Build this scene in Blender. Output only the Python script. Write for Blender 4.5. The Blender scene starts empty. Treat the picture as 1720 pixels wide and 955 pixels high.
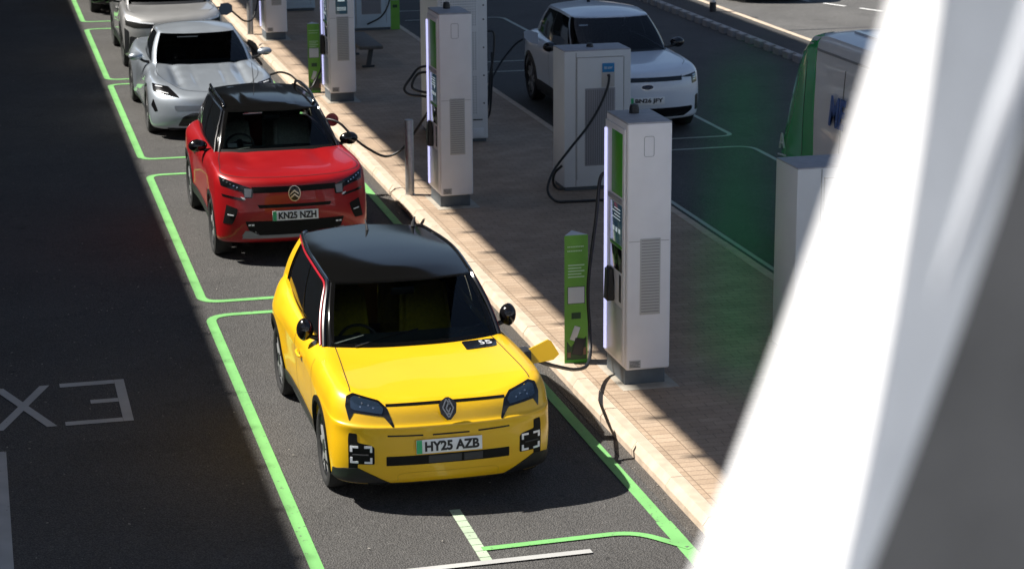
import bpy, bmesh, math, random
import numpy as np
from mathutils import Vector, Matrix
from mathutils.bvhtree import BVHTree
S = bpy.context.scene
COL = S.collection
PI = math.pi
RAD = math.radians
random.seed(4)

# ------------------------------------------------------------------ camera, sky, sun, exposure
cd = bpy.data.cameras.new('camera'); cam = bpy.data.objects.new('camera', cd); COL.objects.link(cam)
S.camera = cam
CP, CYAW, CROLL, CH = 0.2540, 0.2434, -0.0062, 5.8895
fwd = Vector((math.sin(CYAW)*math.cos(CP), math.cos(CYAW)*math.cos(CP), -math.sin(CP)))
rt = Vector((math.cos(CYAW), -math.sin(CYAW), 0)); up = rt.cross(fwd)
r2 = rt*math.cos(CROLL)+up*math.sin(CROLL); u2 = up*math.cos(CROLL)-rt*math.sin(CROLL)
M = Matrix((r2, u2, -fwd)).transposed().to_4x4(); M.translation = (0, 0, CH)
cam.matrix_world = M
cd.sensor_width = 36; cd.lens = 3605.0/1720*36; cd.clip_start = 0.05; cd.clip_end = 3000
cd.dof.use_dof = True; cd.dof.focus_distance = 17.2; cd.dof.aperture_fstop = 4.6; cd.dof.aperture_blades = 0

SUNDIR = Vector((0.75, -0.28, -1.0)).normalized()
w = bpy.data.worlds.new('World'); S.world = w; w.use_nodes = True
nt = w.node_tree; bg = nt.nodes['Background']; bg.inputs[1].default_value = 0.061
sky = nt.nodes.new('ShaderNodeTexSky'); sky.sky_type = 'NISHITA'; sky.sun_disc = False
sky.sun_elevation = math.asin(-SUNDIR.z); sky.sun_rotation = math.atan2(-SUNDIR.x, -SUNDIR.y)
nt.links.new(sky.outputs[0], bg.inputs[0])
sl = bpy.data.lights.new('sun', 'SUN'); sl.energy = 5.0; sl.angle = RAD(0.55); sl.color = (1, 0.95, 0.87)
so = bpy.data.objects.new('sun', sl); COL.objects.link(so)
so.rotation_euler = SUNDIR.to_track_quat('-Z', 'Y').to_euler(); so.location = (-5, 10, 30)
S.view_settings.view_transform = 'Standard'; S.view_settings.look = 'None'
S.view_settings.exposure = 0.85; S.view_settings.gamma = 1
S.view_settings.use_curve_mapping = False

# ------------------------------------------------------------------ materials
MATS = {}
def mat(name, col, rough=.5, metal=0, coat=0, trans=0, emit=None, estr=0, noise=None, bump=None, spec=None, ior=None, alpha=None, croof=.03):
    if name in MATS: return MATS[name]
    m = bpy.data.materials.new(name); m.use_nodes = True; n = m.node_tree.nodes; L = m.node_tree.links
    b = n['Principled BSDF']
    b.inputs['Base Color'].default_value = (*col, 1); b.inputs['Roughness'].default_value = rough
    b.inputs['Metallic'].default_value = metal; b.inputs['Coat Weight'].default_value = coat
    b.inputs['Coat Roughness'].default_value = croof
    b.inputs['Transmission Weight'].default_value = trans
    if spec is not None: b.inputs['Specular IOR Level'].default_value = spec
    if ior: b.inputs['IOR'].default_value = ior
    if emit: b.inputs['Emission Color'].default_value = (*emit, 1); b.inputs['Emission Strength'].default_value = estr
    tc = n.new('ShaderNodeTexCoord')
    if noise:   # (scale, amount)
        no = n.new('ShaderNodeTexNoise'); no.inputs['Scale'].default_value = noise[0]; no.inputs['Detail'].default_value = 6
        mr = n.new('ShaderNodeMapRange'); mr.inputs['From Min'].default_value = .3; mr.inputs['From Max'].default_value = .7
        mr.inputs['To Min'].default_value = 1-noise[1]; mr.inputs['To Max'].default_value = 1+noise[1]
        mx = n.new('ShaderNodeVectorMath'); mx.operation = 'SCALE'; mx.inputs[0].default_value = col
        L.new(tc.outputs['Object'], no.inputs['Vector']); L.new(no.outputs[0], mr.inputs[0]); L.new(mr.outputs[0], mx.inputs['Scale'])
        L.new(mx.outputs[0], b.inputs['Base Color'])
        mr2 = n.new('ShaderNodeMapRange'); mr2.inputs['To Min'].default_value = max(0, rough-.08); mr2.inputs['To Max'].default_value = min(1, rough+.12)
        L.new(no.outputs[0], mr2.inputs[0]); L.new(mr2.outputs[0], b.inputs['Roughness'])
    if bump:
        no = n.new('ShaderNodeTexNoise'); no.inputs['Scale'].default_value = bump[0]; no.inputs['Detail'].default_value = 4
        bp = n.new('ShaderNodeBump'); bp.inputs['Strength'].default_value = bump[1]; bp.inputs['Distance'].default_value = .01
        L.new(tc.outputs['Object'], no.inputs['Vector']); L.new(no.outputs[0], bp.inputs['Height']); L.new(bp.outputs[0], b.inputs['Normal'])
    MATS[name] = m
    return m

yellow = mat('yellow_paint', (.78, .455, .007), .36, 0, .5, noise=(3, .02))
red = mat('red_paint', (.34, .005, .008), .34, .2, .4, noise=(3, .03))
silver = mat('silver_paint', (.39, .435, .49), .36, .55, 1.0, noise=(4, .02))
pale = mat('pale_silver_paint', (.40, .40, .40), .36, .45, 1.0, noise=(4, .02))
greymet = mat('grey_metallic_paint', (.06, .063, .07), .3, .4, 1.0)
whitep = mat('white_paint', (.72, .77, .84), .3, 0, .7, noise=(3, .02))
vang = mat('green_van_paint', (.008, .42, .09), .25, 0, .6)
blackp = mat('black_gloss', (.006, .006, .007), .16, 0, .25)
matblk = mat('matt_black', (.006, .006, .006), .6, spec=.2)
roofblk = mat('black_roof', (.004, .004, .004), .09, 0, .0, spec=.24)
trimblk = mat('black_trim', (.009, .010, .012), .45, noise=(30, .2))
satin = mat('satin_black', (.02, .021, .024), .42)
darkgl = mat('dark_glass', (.006, .007, .008), .05, 0, 0, spec=.3)
plast = mat('dark_plastic', (.035, .036, .04), .6)
rubber = mat('rubber', (.018, .018, .019), .8, bump=(60, .3))
alu = mat('aluminium', (.36, .36, .37), .38, .35)
rimd = mat('rim_dark', (.03, .031, .034), .35, .6)
chrome = mat('chrome', (.75, .76, .78), .12, 1)
gold = mat('bronze_badge', (.62, .56, .47), .25, 1)
steel = mat('brushed_steel', (.46, .45, .44), .42, .75, noise=(25, .12))
redline = mat('red_line', (.42, .012, .025), .3, 0, .8)
greyskid = mat('grey_skid', (.26, .27, .29), .4, .5)
lens = mat('lamp_lens', (.02, .035, .06), .06, .2, 1.0)
lampin = mat('lamp_inner', (.45, .5, .55), .15, .9)
drl = mat('running_light', (.8, .82, .85), .25, 0, 1)
seatm = mat('seat_fabric', (.11, .12, .12), .85, noise=(40, .2))
seatg = mat('seat_light_fabric', (.55, .60, .57), .85, noise=(40, .2))
seaty = mat('seat_yellow_fabric', (.40, .34, .02), .85, noise=(40, .2))
dashm = mat('dashboard', (.065, .078, .076), .7, noise=(30, .2))
platew = mat('plate_white', (.80, .81, .81), .4)
plateg = mat('plate_green', (.03, .42, .16), .4)
letblk = mat('letter_black', (.012, .012, .013), .5)
chwhite = mat('charger_white', (.80, .79, .82), .45, noise=(5, .03))
chtop = mat('charger_top', (.36, .36, .39), .6, noise=(12, .12))
chgrey = mat('charger_vent', (.50, .49, .48), .6)
chslot = mat('vent_slot', (.30, .29, .29), .7)
chplinth = mat('plinth_grey', (.10, .12, .14), .6, noise=(10, .15))
cabwhite = mat('cabinet_white', (.66, .68, .70), .5, noise=(4, .03))
cabblue = mat('cabinet_pale_blue', (.50, .60, .68), .5, noise=(4, .03))
cabside = mat('cabinet_side', (.40, .41, .44), .5)
green = mat('green_panel', (.05, .34, .02), .45)
greens = mat('green_sign', (.15, .40, .045), .45, noise=(6, .12))
greend = mat('green_sign_dark', (.015, .06, .02), .45)
signtxt = mat('sign_pale_text', (.35, .60, .30), .5)
signw = mat('sign_white', (.62, .66, .66), .5)
skin = mat('printed_hand', (.22, .12, .08), .6)
bluelab = mat('blue_label', (.02, .22, .50), .45)
screen = mat('screen', (.02, .03, .04), .12, emit=(.05, .12, .18), estr=.12)
screenw = mat('screen_icons', (.5, .6, .6), .3, emit=(.6, .7, .75), estr=.25)
led = mat('led_strip', (.6, .6, .9), .4, emit=(.60, .62, 1.0), estr=.55)
bench_m = mat('bench_timber', (.12, .11, .095), .7, noise=(12, .25))
bench_l = mat('bench_leg_steel', (.05, .055, .06), .5)
conc = mat('concrete_pad', (.38, .34, .28), .8, noise=(9, .14), bump=(60, .3))
cablem = mat('cable_rubber', (.012, .013, .015), .45)
beamw = mat('beam_white_paint', (.76, .76, .77), .42, noise=(14, .05))
beamg_ = mat('beam_grey_paint', (.50, .53, .58), .45)
canm = mat('canopy_sheet', (.036, .037, .042), .6, noise=(2, .1))
mblue = mat('van_blue_lettering', (.02, .11, .42), .4)
stripgrey = mat('grey_panel', (.105, .105, .108), .6, noise=(2.2, .35))

def glass(name, tint, rough=.01, mixf=.5, dens=None):
    # clear sheet: transparent tint mixed with gloss by fresnel
    m = bpy.data.materials.new(name); m.use_nodes = True; n = m.node_tree.nodes; L = m.node_tree.links
    n.clear(); out = n.new('ShaderNodeOutputMaterial')
    tr = n.new('ShaderNodeBsdfTransparent'); tr.inputs[0].default_value = (*tint, 1)
    gl = n.new('ShaderNodeBsdfGlossy'); gl.inputs['Roughness'].default_value = rough
    fr = n.new('ShaderNodeFresnel'); fr.inputs[0].default_value = 1.5
    mx = n.new('ShaderNodeMixShader'); L.new(fr.outputs[0], mx.inputs[0]); L.new(tr.outputs[0], mx.inputs[1]); L.new(gl.outputs[0], mx.inputs[2])
    L.new(mx.outputs[0], out.inputs[0]); MATS[name] = m
    return m
windg = glass('windscreen_glass', (.66, .74, .70))
tintg = glass('tinted_glass', (.50, .54, .56))

# ------------------------------------------------------------------ mesh helpers
def link(name, me, parent=None):
    o = bpy.data.objects.new(name, me); COL.objects.link(o)
    if parent: o.parent = parent
    return o
def mesh_obj(name, verts, faces, mats, parent=None, smooth=True, ang=35, mi=None):
    me = bpy.data.meshes.new(name); me.from_pydata([tuple(v) for v in verts], [], [tuple(f) for f in faces])
    if not isinstance(mats, (list, tuple)): mats = [mats]
    for m in mats: me.materials.append(m)
    if mi is not None: me.polygons.foreach_set('material_index', mi)
    me.validate(); me.update()
    if smooth:
        me.polygons.foreach_set('use_smooth', [True]*len(me.polygons)); me.set_sharp_from_angle(angle=RAD(ang))
    return link(name, me, parent)
def bm_obj(name, bm, mats, parent=None, smooth=True, ang=35, loc=None):
    me = bpy.data.meshes.new(name); bmesh.ops.recalc_face_normals(bm, faces=bm.faces); bm.to_mesh(me); bm.free()
    if not isinstance(mats, (list, tuple)): mats = [mats]
    for m in mats: me.materials.append(m)
    if smooth:
        me.polygons.foreach_set('use_smooth', [True]*len(me.polygons)); me.set_sharp_from_angle(angle=RAD(ang))
    o = link(name, me, parent)
    if loc: o.location = loc
    return o
def tag(o, label=None, cat=None, group=None, kind=None):
    if label: o['label'] = label
    if cat: o['category'] = cat
    if group: o['group'] = group
    if kind: o['kind'] = kind
    return o
def empty(name, loc, rz, label, cat, group=None):
    o = bpy.data.objects.new(name, None); COL.objects.link(o); o.location = loc; o.rotation_euler = (0, 0, rz)
    o.empty_display_size = .2
    return tag(o, label, cat, group)
def abox(bm, x0, x1, y0, y1, z0, z1, bev=0, seg=2, mi=0):
    r = bmesh.ops.create_cube(bm, size=1)
    vs = r['verts']
    for v in vs:
        v.co = Vector(((x0+x1)/2+v.co.x*(x1-x0), (y0+y1)/2+v.co.y*(y1-y0), (z0+z1)/2+v.co.z*(z1-z0)))
    fs = list({f for v in vs for f in v.link_faces})
    for f in fs: f.material_index = mi
    if bev > 0:
        es = list({e for v in vs for e in v.link_edges})
        rr = bmesh.ops.bevel(bm, geom=es, offset=bev, segments=seg, affect='EDGES', profile=.5)
        for f in rr['faces']: f.material_index = mi
def box(name, x0, x1, y0, y1, z0, z1, m, parent=None, bev=0.004, seg=2):
    bm = bmesh.new(); abox(bm, x0, x1, y0, y1, z0, z1, bev, seg)
    return bm_obj(name, bm, m, parent)
def boxes(name, lst, m, parent=None, bev=0):
    bm = bmesh.new()
    for b in lst: abox(bm, *b[:6], bev, 1, b[6] if len(b) > 6 else 0)
    return bm_obj(name, bm, m, parent)
def spline(pts, n=10):
    P = [Vector(p) for p in pts]; P = [2*P[0]-P[1]]+P+[2*P[-1]-P[-2]]; out = []
    for i in range(1, len(P)-2):
        for k in range(n):
            t = k/n; a, b, c, d = P[i-1:i+3]
            out.append(.5*((2*b)+(c-a)*t+(2*a-5*b+4*c-d)*t*t+(3*b-a-3*c+d)*t**3))
    out.append(P[-2]); return out
def tube_geo(pts, r, seg=10, closed=False):
    P = [Vector(p) for p in pts]; n = len(P); V = []; F = []
    T = []
    for i in range(n):
        a = P[(i-1) % n] if (closed or i > 0) else P[i]; b = P[(i+1) % n] if (closed or i < n-1) else P[i]
        T.append((b-a).normalized())
    nrm = T[0].orthogonal().normalized()
    rr = r if isinstance(r, (list, tuple)) else [r]*n
    for i in range(n):
        if i > 0:
            ax = T[i-1].cross(T[i])
            if ax.length > 1e-7: nrm = Matrix.Rotation(T[i-1].angle(T[i]), 3, ax.normalized()) @ nrm
        bi = T[i].cross(nrm)
        for k in range(seg):
            a = 2*PI*k/seg; V.append(P[i]+(nrm*math.cos(a)+bi*math.sin(a))*rr[i])
    for i in range(n if closed else n-1):
        j = (i+1) % n
        for k in range(seg): F.append((i*seg+k, i*seg+(k+1) % seg, j*seg+(k+1) % seg, j*seg+k))
    if not closed: F.append(tuple(range(seg))[::-1]); F.append(tuple((n-1)*seg+k for k in range(seg)))
    return V, F
def tube(name, pts, r, m, parent=None, seg=10, n=8, closed=False, smoothpts=True):
    P = spline(pts, n) if smoothpts and not closed else pts
    V, F = tube_geo(P, r, seg, closed); return mesh_obj(name, V, F, m, parent, ang=60)
def join_geo(lst):
    V = []; F = []
    for v, f in lst:
        o = len(V); V += list(v); F += [tuple(i+o for i in q) for q in f]
    return V, F
def lathe_geo(prof, seg=48, axis='x'):
    V = []; F = []; n = len(prof)
    for k in range(seg):
        a = 2*PI*k/seg
        for (h, r) in prof:
            V.append((h, r*math.cos(a), r*math.sin(a)) if axis == 'x' else (r*math.cos(a), r*math.sin(a), h))
    for k in range(seg):
        j = (k+1) % seg
        for i in range(n-1): F.append((k*n+i, j*n+i, j*n+i+1, k*n+i+1))
    return V, F
def text_mesh(s, size, ext=.001, off=0, sx=1.0, space=1.0):
    c = bpy.data.curves.new('t', 'FONT'); c.body = s; c.size = size; c.extrude = ext; c.offset = off
    c.align_x = 'CENTER'; c.align_y = 'CENTER'; c.resolution_u = 3; c.space_character = space
    o = bpy.data.objects.new('t', c); COL.objects.link(o)
    bpy.context.view_layer.update(); dg = bpy.context.evaluated_depsgraph_get()
    me = bpy.data.meshes.new_from_object(o.evaluated_get(dg)); bpy.data.objects.remove(o); bpy.data.curves.remove(c)
    me.transform(Matrix.Diagonal((sx, 1, 1, 1)))
    return me
def text_obj(name, s, size, m, parent, loc, rot, ext=.001, off=0, sx=1.0, fit=None, space=1.0):
    me = text_mesh(s, size, ext, off, sx, space)
    if fit:
        xs = [v.co.x for v in me.vertices]; ys = [v.co.y for v in me.vertices]
        cx0, cy0 = (min(xs)+max(xs))/2, (min(ys)+max(ys))/2
        me.transform(Matrix.Diagonal((fit[0]/(max(xs)-min(xs)), fit[1]/(max(ys)-min(ys)), 1, 1)) @ Matrix.Translation((-cx0, -cy0, 0)))
    me.materials.clear(); me.materials.append(m)
    o = link(name, me, parent); o.location = loc; o.rotation_euler = rot
    return o
def interp(tab, y):
    if not isinstance(tab, (list, tuple)): return tab
    xs = [t[0] for t in tab]; vs = [t[1] for t in tab]
    if y <= xs[0]: return vs[0]
    if y >= xs[-1]: return vs[-1]
    for i in range(len(xs)-1):
        if y <= xs[i+1]:
            t = (y-xs[i])/(xs[i+1]-xs[i])
            m0 = (vs[i+1]-vs[i-1])/(xs[i+1]-xs[i-1])*(xs[i+1]-xs[i]) if i > 0 else (vs[i+1]-vs[i])
            m1 = (vs[i+2]-vs[i])/(xs[i+2]-xs[i])*(xs[i+1]-xs[i]) if i+2 < len(xs) else (vs[i+1]-vs[i])
            return (2*t**3-3*t*t+1)*vs[i]+(t**3-2*t*t+t)*m0+(-2*t**3+3*t*t)*vs[i+1]+(t**3-t*t)*m1

# ------------------------------------------------------------------ car body builders (local: +y to the rear, front hub at y=0)
NF, NS, NR = 22, 64, 16
def half_outline(L):
    """right half outline (x>=0) of one level from front centre to rear centre"""
    pts = []
    yF, yR, cf, cr = L['yF'], L['yR'], L.get('cf', .45), L.get('cr', .4); pf, pr = L.get('pf', 2.2), L.get('pr', 2.6)
    for i in range(NF):
        th = PI/2*i/NF; u = math.sin(th)**(2/pf); s = 1-math.cos(th)**(2/pf)
        y = yF+cf*s; pts.append((u, y))
    for i in range(NS+1):
        y = yF+cf+(yR-cr-yF-cf)*i/NS; pts.append((1, y))
    for i in range(1, NR+1):
        th = PI/2*(1-i/NR); u = math.sin(th)**(2/pr); s = 1-math.cos(th)**(2/pr)
        pts.append((u, yR-cr*s))
    return [(u*interp(L['W'], y), y, interp(L['Z'], y)) for u, y in pts]
def catmull_levels(curves, sub):
    n = len(curves); C = [np.array(c) for c in curves]
    out = []
    for i in range(n-1):
        a = C[i-1] if i > 0 else 2*C[0]-C[1]; b = C[i]; c = C[i+1]; d = C[i+2] if i+2 < n else 2*C[-1]-C[-2]
        for k in range(sub):
            t = k/sub; out.append(.5*((2*b)+(c-a)*t+(2*a-5*b+4*c-d)*t*t+(3*b-a-3*c+d)*t**3))
    out.append(C[-1]); return out
def body_geo(levels, zc, gexp=2.6, nr=14, hoodf=None, sub=4):
    cur = catmull_levels([half_outline(L) for L in levels], sub)
    N = len(cur[0]); V = []; F = []
    def add_half(sign):
        idx = []
        for c in cur:
            row = []
            for p in c: V.append((sign*p[0], p[1], p[2])); row.append(len(V)-1)
            idx.append(row)
        top = cur[-1]
        for r in range(1, nr+1):
            f = 1-(r/nr); row = []
            for p in top:
                z0 = interp(zc, p[1]); g = f**gexp
                z = z0+(p[2]-z0)*g
                x = p[0]*f
                if hoodf: z += hoodf(sign*x, p[1], f)
                V.append((sign*x, p[1], z)); row.append(len(V)-1)
            idx.append(row)
        bot = cur[0]; row = []
        for p in bot: V.append((0, p[1], p[2])); row.append(len(V)-1)
        idx.insert(0, row)
        for a in range(len(idx)-1):
            for b in range(N-1):
                q = (idx[a][b], idx[a][b+1], idx[a+1][b+1], idx[a+1][b])
                F.append(q if sign > 0 else q[::-1])
    add_half(1); add_half(-1)
    bm = bmesh.new(); vs = [bm.verts.new(v) for v in V]
    for f in F:
        try: bm.faces.new([vs[i] for i in f])
        except ValueError: pass
    bmesh.ops.remove_doubles(bm, verts=bm.verts, dist=1e-4)
    bmesh.ops.dissolve_degenerate(bm, edges=bm.edges, dist=1e-5)
    bmesh.ops.recalc_face_normals(bm, faces=bm.faces)
    return bm
def cut_arches(bm, hubs, R, hw, depth=.32):
    """boolean the wheel housings out of a body bmesh, returns a mesh datablock"""
    me = bpy.data.meshes.new('b'); bm.to_mesh(me); bm.free(); o = link('b', me)
    cutters = []
    for (y, z) in hubs:
        for s in (-1, 1):
            b2 = bmesh.new(); bmesh.ops.create_cone(b2, cap_ends=True, segments=56, radius1=R, radius2=R, depth=depth+.3,
                matrix=Matrix.Translation((s*(hw-depth+(depth+.3)/2), y, z)) @ Matrix.Rotation(PI/2, 4, 'Y'))
            abox(b2, min(s*(hw-depth), s*(hw+.3)), max(s*(hw-depth), s*(hw+.3)), y-R*.985, y+R*.985, -.3, z-.02)
            m2 = bpy.data.meshes.new('c'); b2.to_mesh(m2); b2.free(); c = link('c', m2); cutters.append(c)
            md = o.modifiers.new('x', 'BOOLEAN'); md.operation = 'DIFFERENCE'; md.object = c; md.solver = 'EXACT'; md.use_self = True
    bpy.context.view_layer.update(); dg = bpy.context.evaluated_depsgraph_get()
    r = bpy.data.meshes.new_from_object(o.evaluated_get(dg))
    bpy.data.objects.remove(o)
    for c in cutters: bpy.data.objects.remove(c)
    return r
def tidy(me, m, name, parent, ang=38, inner=None, extra=()):
    me.materials.clear(); me.materials.append(m)
    for e in extra: me.materials.append(e)
    me.polygons.foreach_set('use_smooth', [True]*len(me.polygons)); me.set_sharp_from_angle(angle=RAD(ang))
    return link(name, me, parent)
def densify(poly, d):
    out = []
    n = len(poly)
    for i in range(n):
        a, b = Vector(poly[i]), Vector(poly[(i+1) % n]); k = max(1, int((b-a).length/d))
        for j in range(k): out.append(tuple(a.lerp(b, j/k)))
    return out
def rpoly(pts, r=.012, n=4):
    """round the corners of a polygon"""
    out = []; N = len(pts)
    for i in range(N):
        p = Vector(pts[i]); a = Vector(pts[i-1]); b = Vector(pts[(i+1) % N])
        da, db = a-p, b-p; q = min(r, da.length*.45, db.length*.45)
        s, e = p+da.normalized()*q, p+db.normalized()*q
        for k in range(n+1):
            t = k/n; out.append(tuple((1-t)**2*s+2*t*(1-t)*p+t*t*e))
    return out
def patch(name, bvh, poly, axis, m, parent, off=.003, grid=.035, th=.008, side=1, holes=None):
    """a thin shaped part laid on the body: poly in (x,z) for axis 'f' (front), (y,z) for 's' (side), (x,y) for 't' (top)"""
    bm = bmesh.new()
    vs = [bm.verts.new((p[0], p[1], 0)) for p in densify(poly, grid)]
    bm.faces.new(vs)
    xs = [p[0] for p in poly]; ys = [p[1] for p in poly]
    for k in range(int(min(xs)/grid)-1, int(max(xs)/grid)+2):
        bmesh.ops.bisect_plane(bm, geom=bm.verts[:]+bm.edges[:]+bm.faces[:], plane_co=(k*grid+.0007, 0, 0), plane_no=(1, 0, 0))
    for k in range(int(min(ys)/grid)-1, int(max(ys)/grid)+2):
        bmesh.ops.bisect_plane(bm, geom=bm.verts[:]+bm.edges[:]+bm.faces[:], plane_co=(0, k*grid+.0007, 0), plane_no=(0, 1, 0))
    bmesh.ops.triangulate(bm, faces=bm.faces)
    pos = {}
    last = None
    for v in bm.verts:
        a, b = v.co.x, v.co.y
        if axis == 'f': o, d = Vector((a, -4, b)), Vector((0, 1, 0))
        elif axis == 's': o, d = Vector((side*4, a, b)), Vector((-side, 0, 0))
        elif axis == 'r': o, d = Vector((a, 9, b)), Vector((0, -1, 0))
        else: o, d = Vector((a, b, 4)), Vector((0, 0, -1))
        h = bvh.ray_cast(o, d)
        if h[0] is None:
            nr = bvh.find_nearest(o+d*4 if last is None else Vector((a, last.y, b)) if axis == 'f' else Vector((last.x, a, b)) if axis == 's' else Vector((a, b, last.z)))
            co, no = nr[0], nr[1]
        else: co, no = h[0], h[1]
        if no.dot(d) > 0: no = -no
        last = co
        pos[v] = (co+no*off, no)
    for v, (c, nn) in pos.items(): v.co = c
    nrm = {v: n for v, (c, n) in pos.items()}
    be = [e for e in bm.edges if len(e.link_faces) == 1]
    bmesh.ops.recalc_face_normals(bm, faces=bm.faces)
    r = bmesh.ops.extrude_edge_only(bm, edges=be)
    ext = [g for g in r['geom'] if isinstance(g, bmesh.types.BMVert)]
    for v in ext:
        src = min((e.other_vert(v) for e in v.link_edges if e.other_vert(v) in nrm), key=lambda q: (q.co-v.co).length, default=None)
        if src: v.co = v.co-nrm[src]*(th+off)
    return bm_obj(name, bm, m, parent, ang=45)
def ribbon(name, bvh, pts, axis, wd, m, parent, side=1, off=.002, n=10, closed=False):
    """a thin seam line drawn along a path on the body"""
    P = [Vector((p[0], p[1], 0)) for p in pts]
    if len(P) > 2 and n > 1: P = spline(P, n)
    elif n > 1: P = [P[0].lerp(P[1], k/12) for k in range(13)]
    L = []; R_ = []
    for i, p in enumerate(P):
        t = (P[min(i+1, len(P)-1)]-P[max(i-1, 0)]).normalized(); q = Vector((-t.y, t.x, 0))*wd/2
        L.append((p+q)[:2]); R_.append((p-q)[:2])
    V = []; F = []
    def cast(a, b):
        if axis == 'f': o, d = Vector((a, -4, b)), Vector((0, 1, 0))
        elif axis == 's': o, d = Vector((side*4, a, b)), Vector((-side, 0, 0))
        else: o, d = Vector((a, b, 4)), Vector((0, 0, -1))
        h = bvh.ray_cast(o, d)
        if h[0] is None: return None
        no = h[1] if h[1].dot(d) < 0 else -h[1]
        return h[0]+no*off
    for a, b in zip(L, R_):
        ca, cb = cast(*a), cast(*b)
        if ca is None or cb is None: continue
        V += [ca, cb]
    for i in range(len(V)//2-1): F.append((2*i, 2*i+1, 2*i+3, 2*i+2))
    return mesh_obj(name, V, F, m, parent)

def cab_curve(c, n=(26, 5, 60, 5, 20)):
    """half plan curve of the glasshouse: windscreen, A post, side, rear post, back"""
    pts = []
    A = c['A']; C = c['C']
    for i in range(n[0]):
        u = i/n[0]; pts.append((A[0]*u, c['yF']+(A[1]-c['yF'])*u**2.6))
    A2 = c['A2']; C2 = c['C2']
    for i in range(n[1]):
        t = i/n[1]; mx, my = A2[0], A[1]+(A2[1]-A[1])*.25
        pts.append(((1-t)**2*A[0]+2*t*(1-t)*mx+t*t*A2[0], (1-t)**2*A[1]+2*t*(1-t)*my+t*t*A2[1]))
    for i in range(n[2]):
        t = i/n[2]; y = A2[1]+(C[1]-A2[1])*t
        pts.append((interp(c['W'], y), y))
    for i in range(n[3]):
        t = i/n[3]; mx, my = C[0], C[1]+(C2[1]-C[1])*.7
        pts.append(((1-t)**2*C[0]+2*t*(1-t)*mx+t*t*C2[0], (1-t)**2*C[1]+2*t*(1-t)*my+t*t*C2[1]))
    for i in range(n[4]+1):
        u = 1-i/n[4]; pts.append((C2[0]*u, c['yR']-(c['yR']-C2[1])*u**2.6))
    return [(x, y, interp(c['Z'], y)) for x, y in pts]
CN = (26, 5, 60, 5, 20)
class Cabin:
    def __init__(s, base, top, zc, bulge=(.03, .02), nt=16, gexp=2.4, nroof=14):
        s.b = np.array(cab_curve(base)); s.t = np.array(cab_curve(top)); s.nt = nt; s.zc = zc; s.N = len(s.b)
        s.bulge = bulge; s.gexp = gexp; s.nroof = nroof
    def P(s, i, t, sign=1, off=0):
        i0 = int(math.floor(i)); i1 = min(i0+1, s.N-1); f = i-i0
        b = s.b[i0]*(1-f)+s.b[i1]*f; tp = s.t[i0]*(1-f)+s.t[i1]*f
        p = b+(tp-b)*t
        a = s.b[max(0, i0-1)]; c = s.b[min(s.N-1, i0+1)]; tg = np.array([c[0]-a[0], c[1]-a[1]]); tg = tg/np.linalg.norm(tg)
        no = np.array([-tg[1]*-1, -tg[0]])  # outward
        no = np.array([tg[1], -tg[0]])
        bl = (s.bulge[0] if i0 < CN[0]+2 else s.bulge[1])*math.sin(PI*t)+off
        return Vector((sign*(p[0]+no[0]*bl), p[1]+no[1]*bl, p[2]+off*.5))
    def grid(s, name, i0, i1, t0, t1, m, parent, sign=1, off=0, both=False, step=1, trim=None):
        V = []; F = []; I = []
        k = i0
        while k < i1: I.append(k); k += step
        I.append(i1); n = s.nt
        T = [t0+(t1-t0)*j/n for j in range(n+1)]
        rng = [(1, I)]
        if both: cols = [(-1, i) for i in reversed(I)]+[(1, i) for i in I if i > 0 or I[0] > 0]
        else: cols = [(sign, i) for i in I]
        for sg, i in cols:
            for t in T: V.append(s.P(i, t, sg, off))
        for a in range(len(cols)-1):
            for j in range(n):
                q = (a*(n+1)+j, (a+1)*(n+1)+j, (a+1)*(n+1)+j+1, a*(n+1)+j+1)
                F.append(q if (both or sign > 0) else q[::-1])
        return mesh_obj(name, V, F, m, parent, ang=50)
    def roof(s, name, m, parent, t0=.97, rf=None, h=0.0):
        V = []; F = []
        for sign in (1, -1):
            st = len(V); rows = []
            for j in range(s.nroof+2):
                row = []
                for i in range(s.N):
                    if j == 0: p = s.P(i, t0, sign); p.z += h
                    else:
                        f = 1-(j-1)/s.nroof; e = s.t[i]; z0 = interp(s.zc, e[1])
                        z = z0+(e[2]-z0)*f**s.gexp; p = Vector((sign*e[0]*f, e[1], z+h))
                        if rf: p.z += rf(sign*e[0]*f, e[1], f)
                    V.append(p); row.append(len(V)-1)
                rows.append(row)
            for a in range(len(rows)-1):
                for b in range(s.N-1):
                    q = (rows[a][b], rows[a][b+1], rows[a+1][b+1], rows[a+1][b]); F.append(q if sign > 0 else q[::-1])
        bm = bmesh.new(); vs = [bm.verts.new(v) for v in V]
        for f in F:
            try: bm.faces.new([vs[i] for i in f])
            except ValueError: pass
        bmesh.ops.remove_doubles(bm, verts=bm.verts, dist=1e-4); bmesh.ops.dissolve_degenerate(bm, edges=bm.edges, dist=1e-5)
        bmesh.ops.recalc_face_normals(bm, faces=bm.faces)
        me = bpy.data.meshes.new(name); bm.to_mesh(me); bm.free(); return tidy(me, m, name, parent, ang=45)

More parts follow.
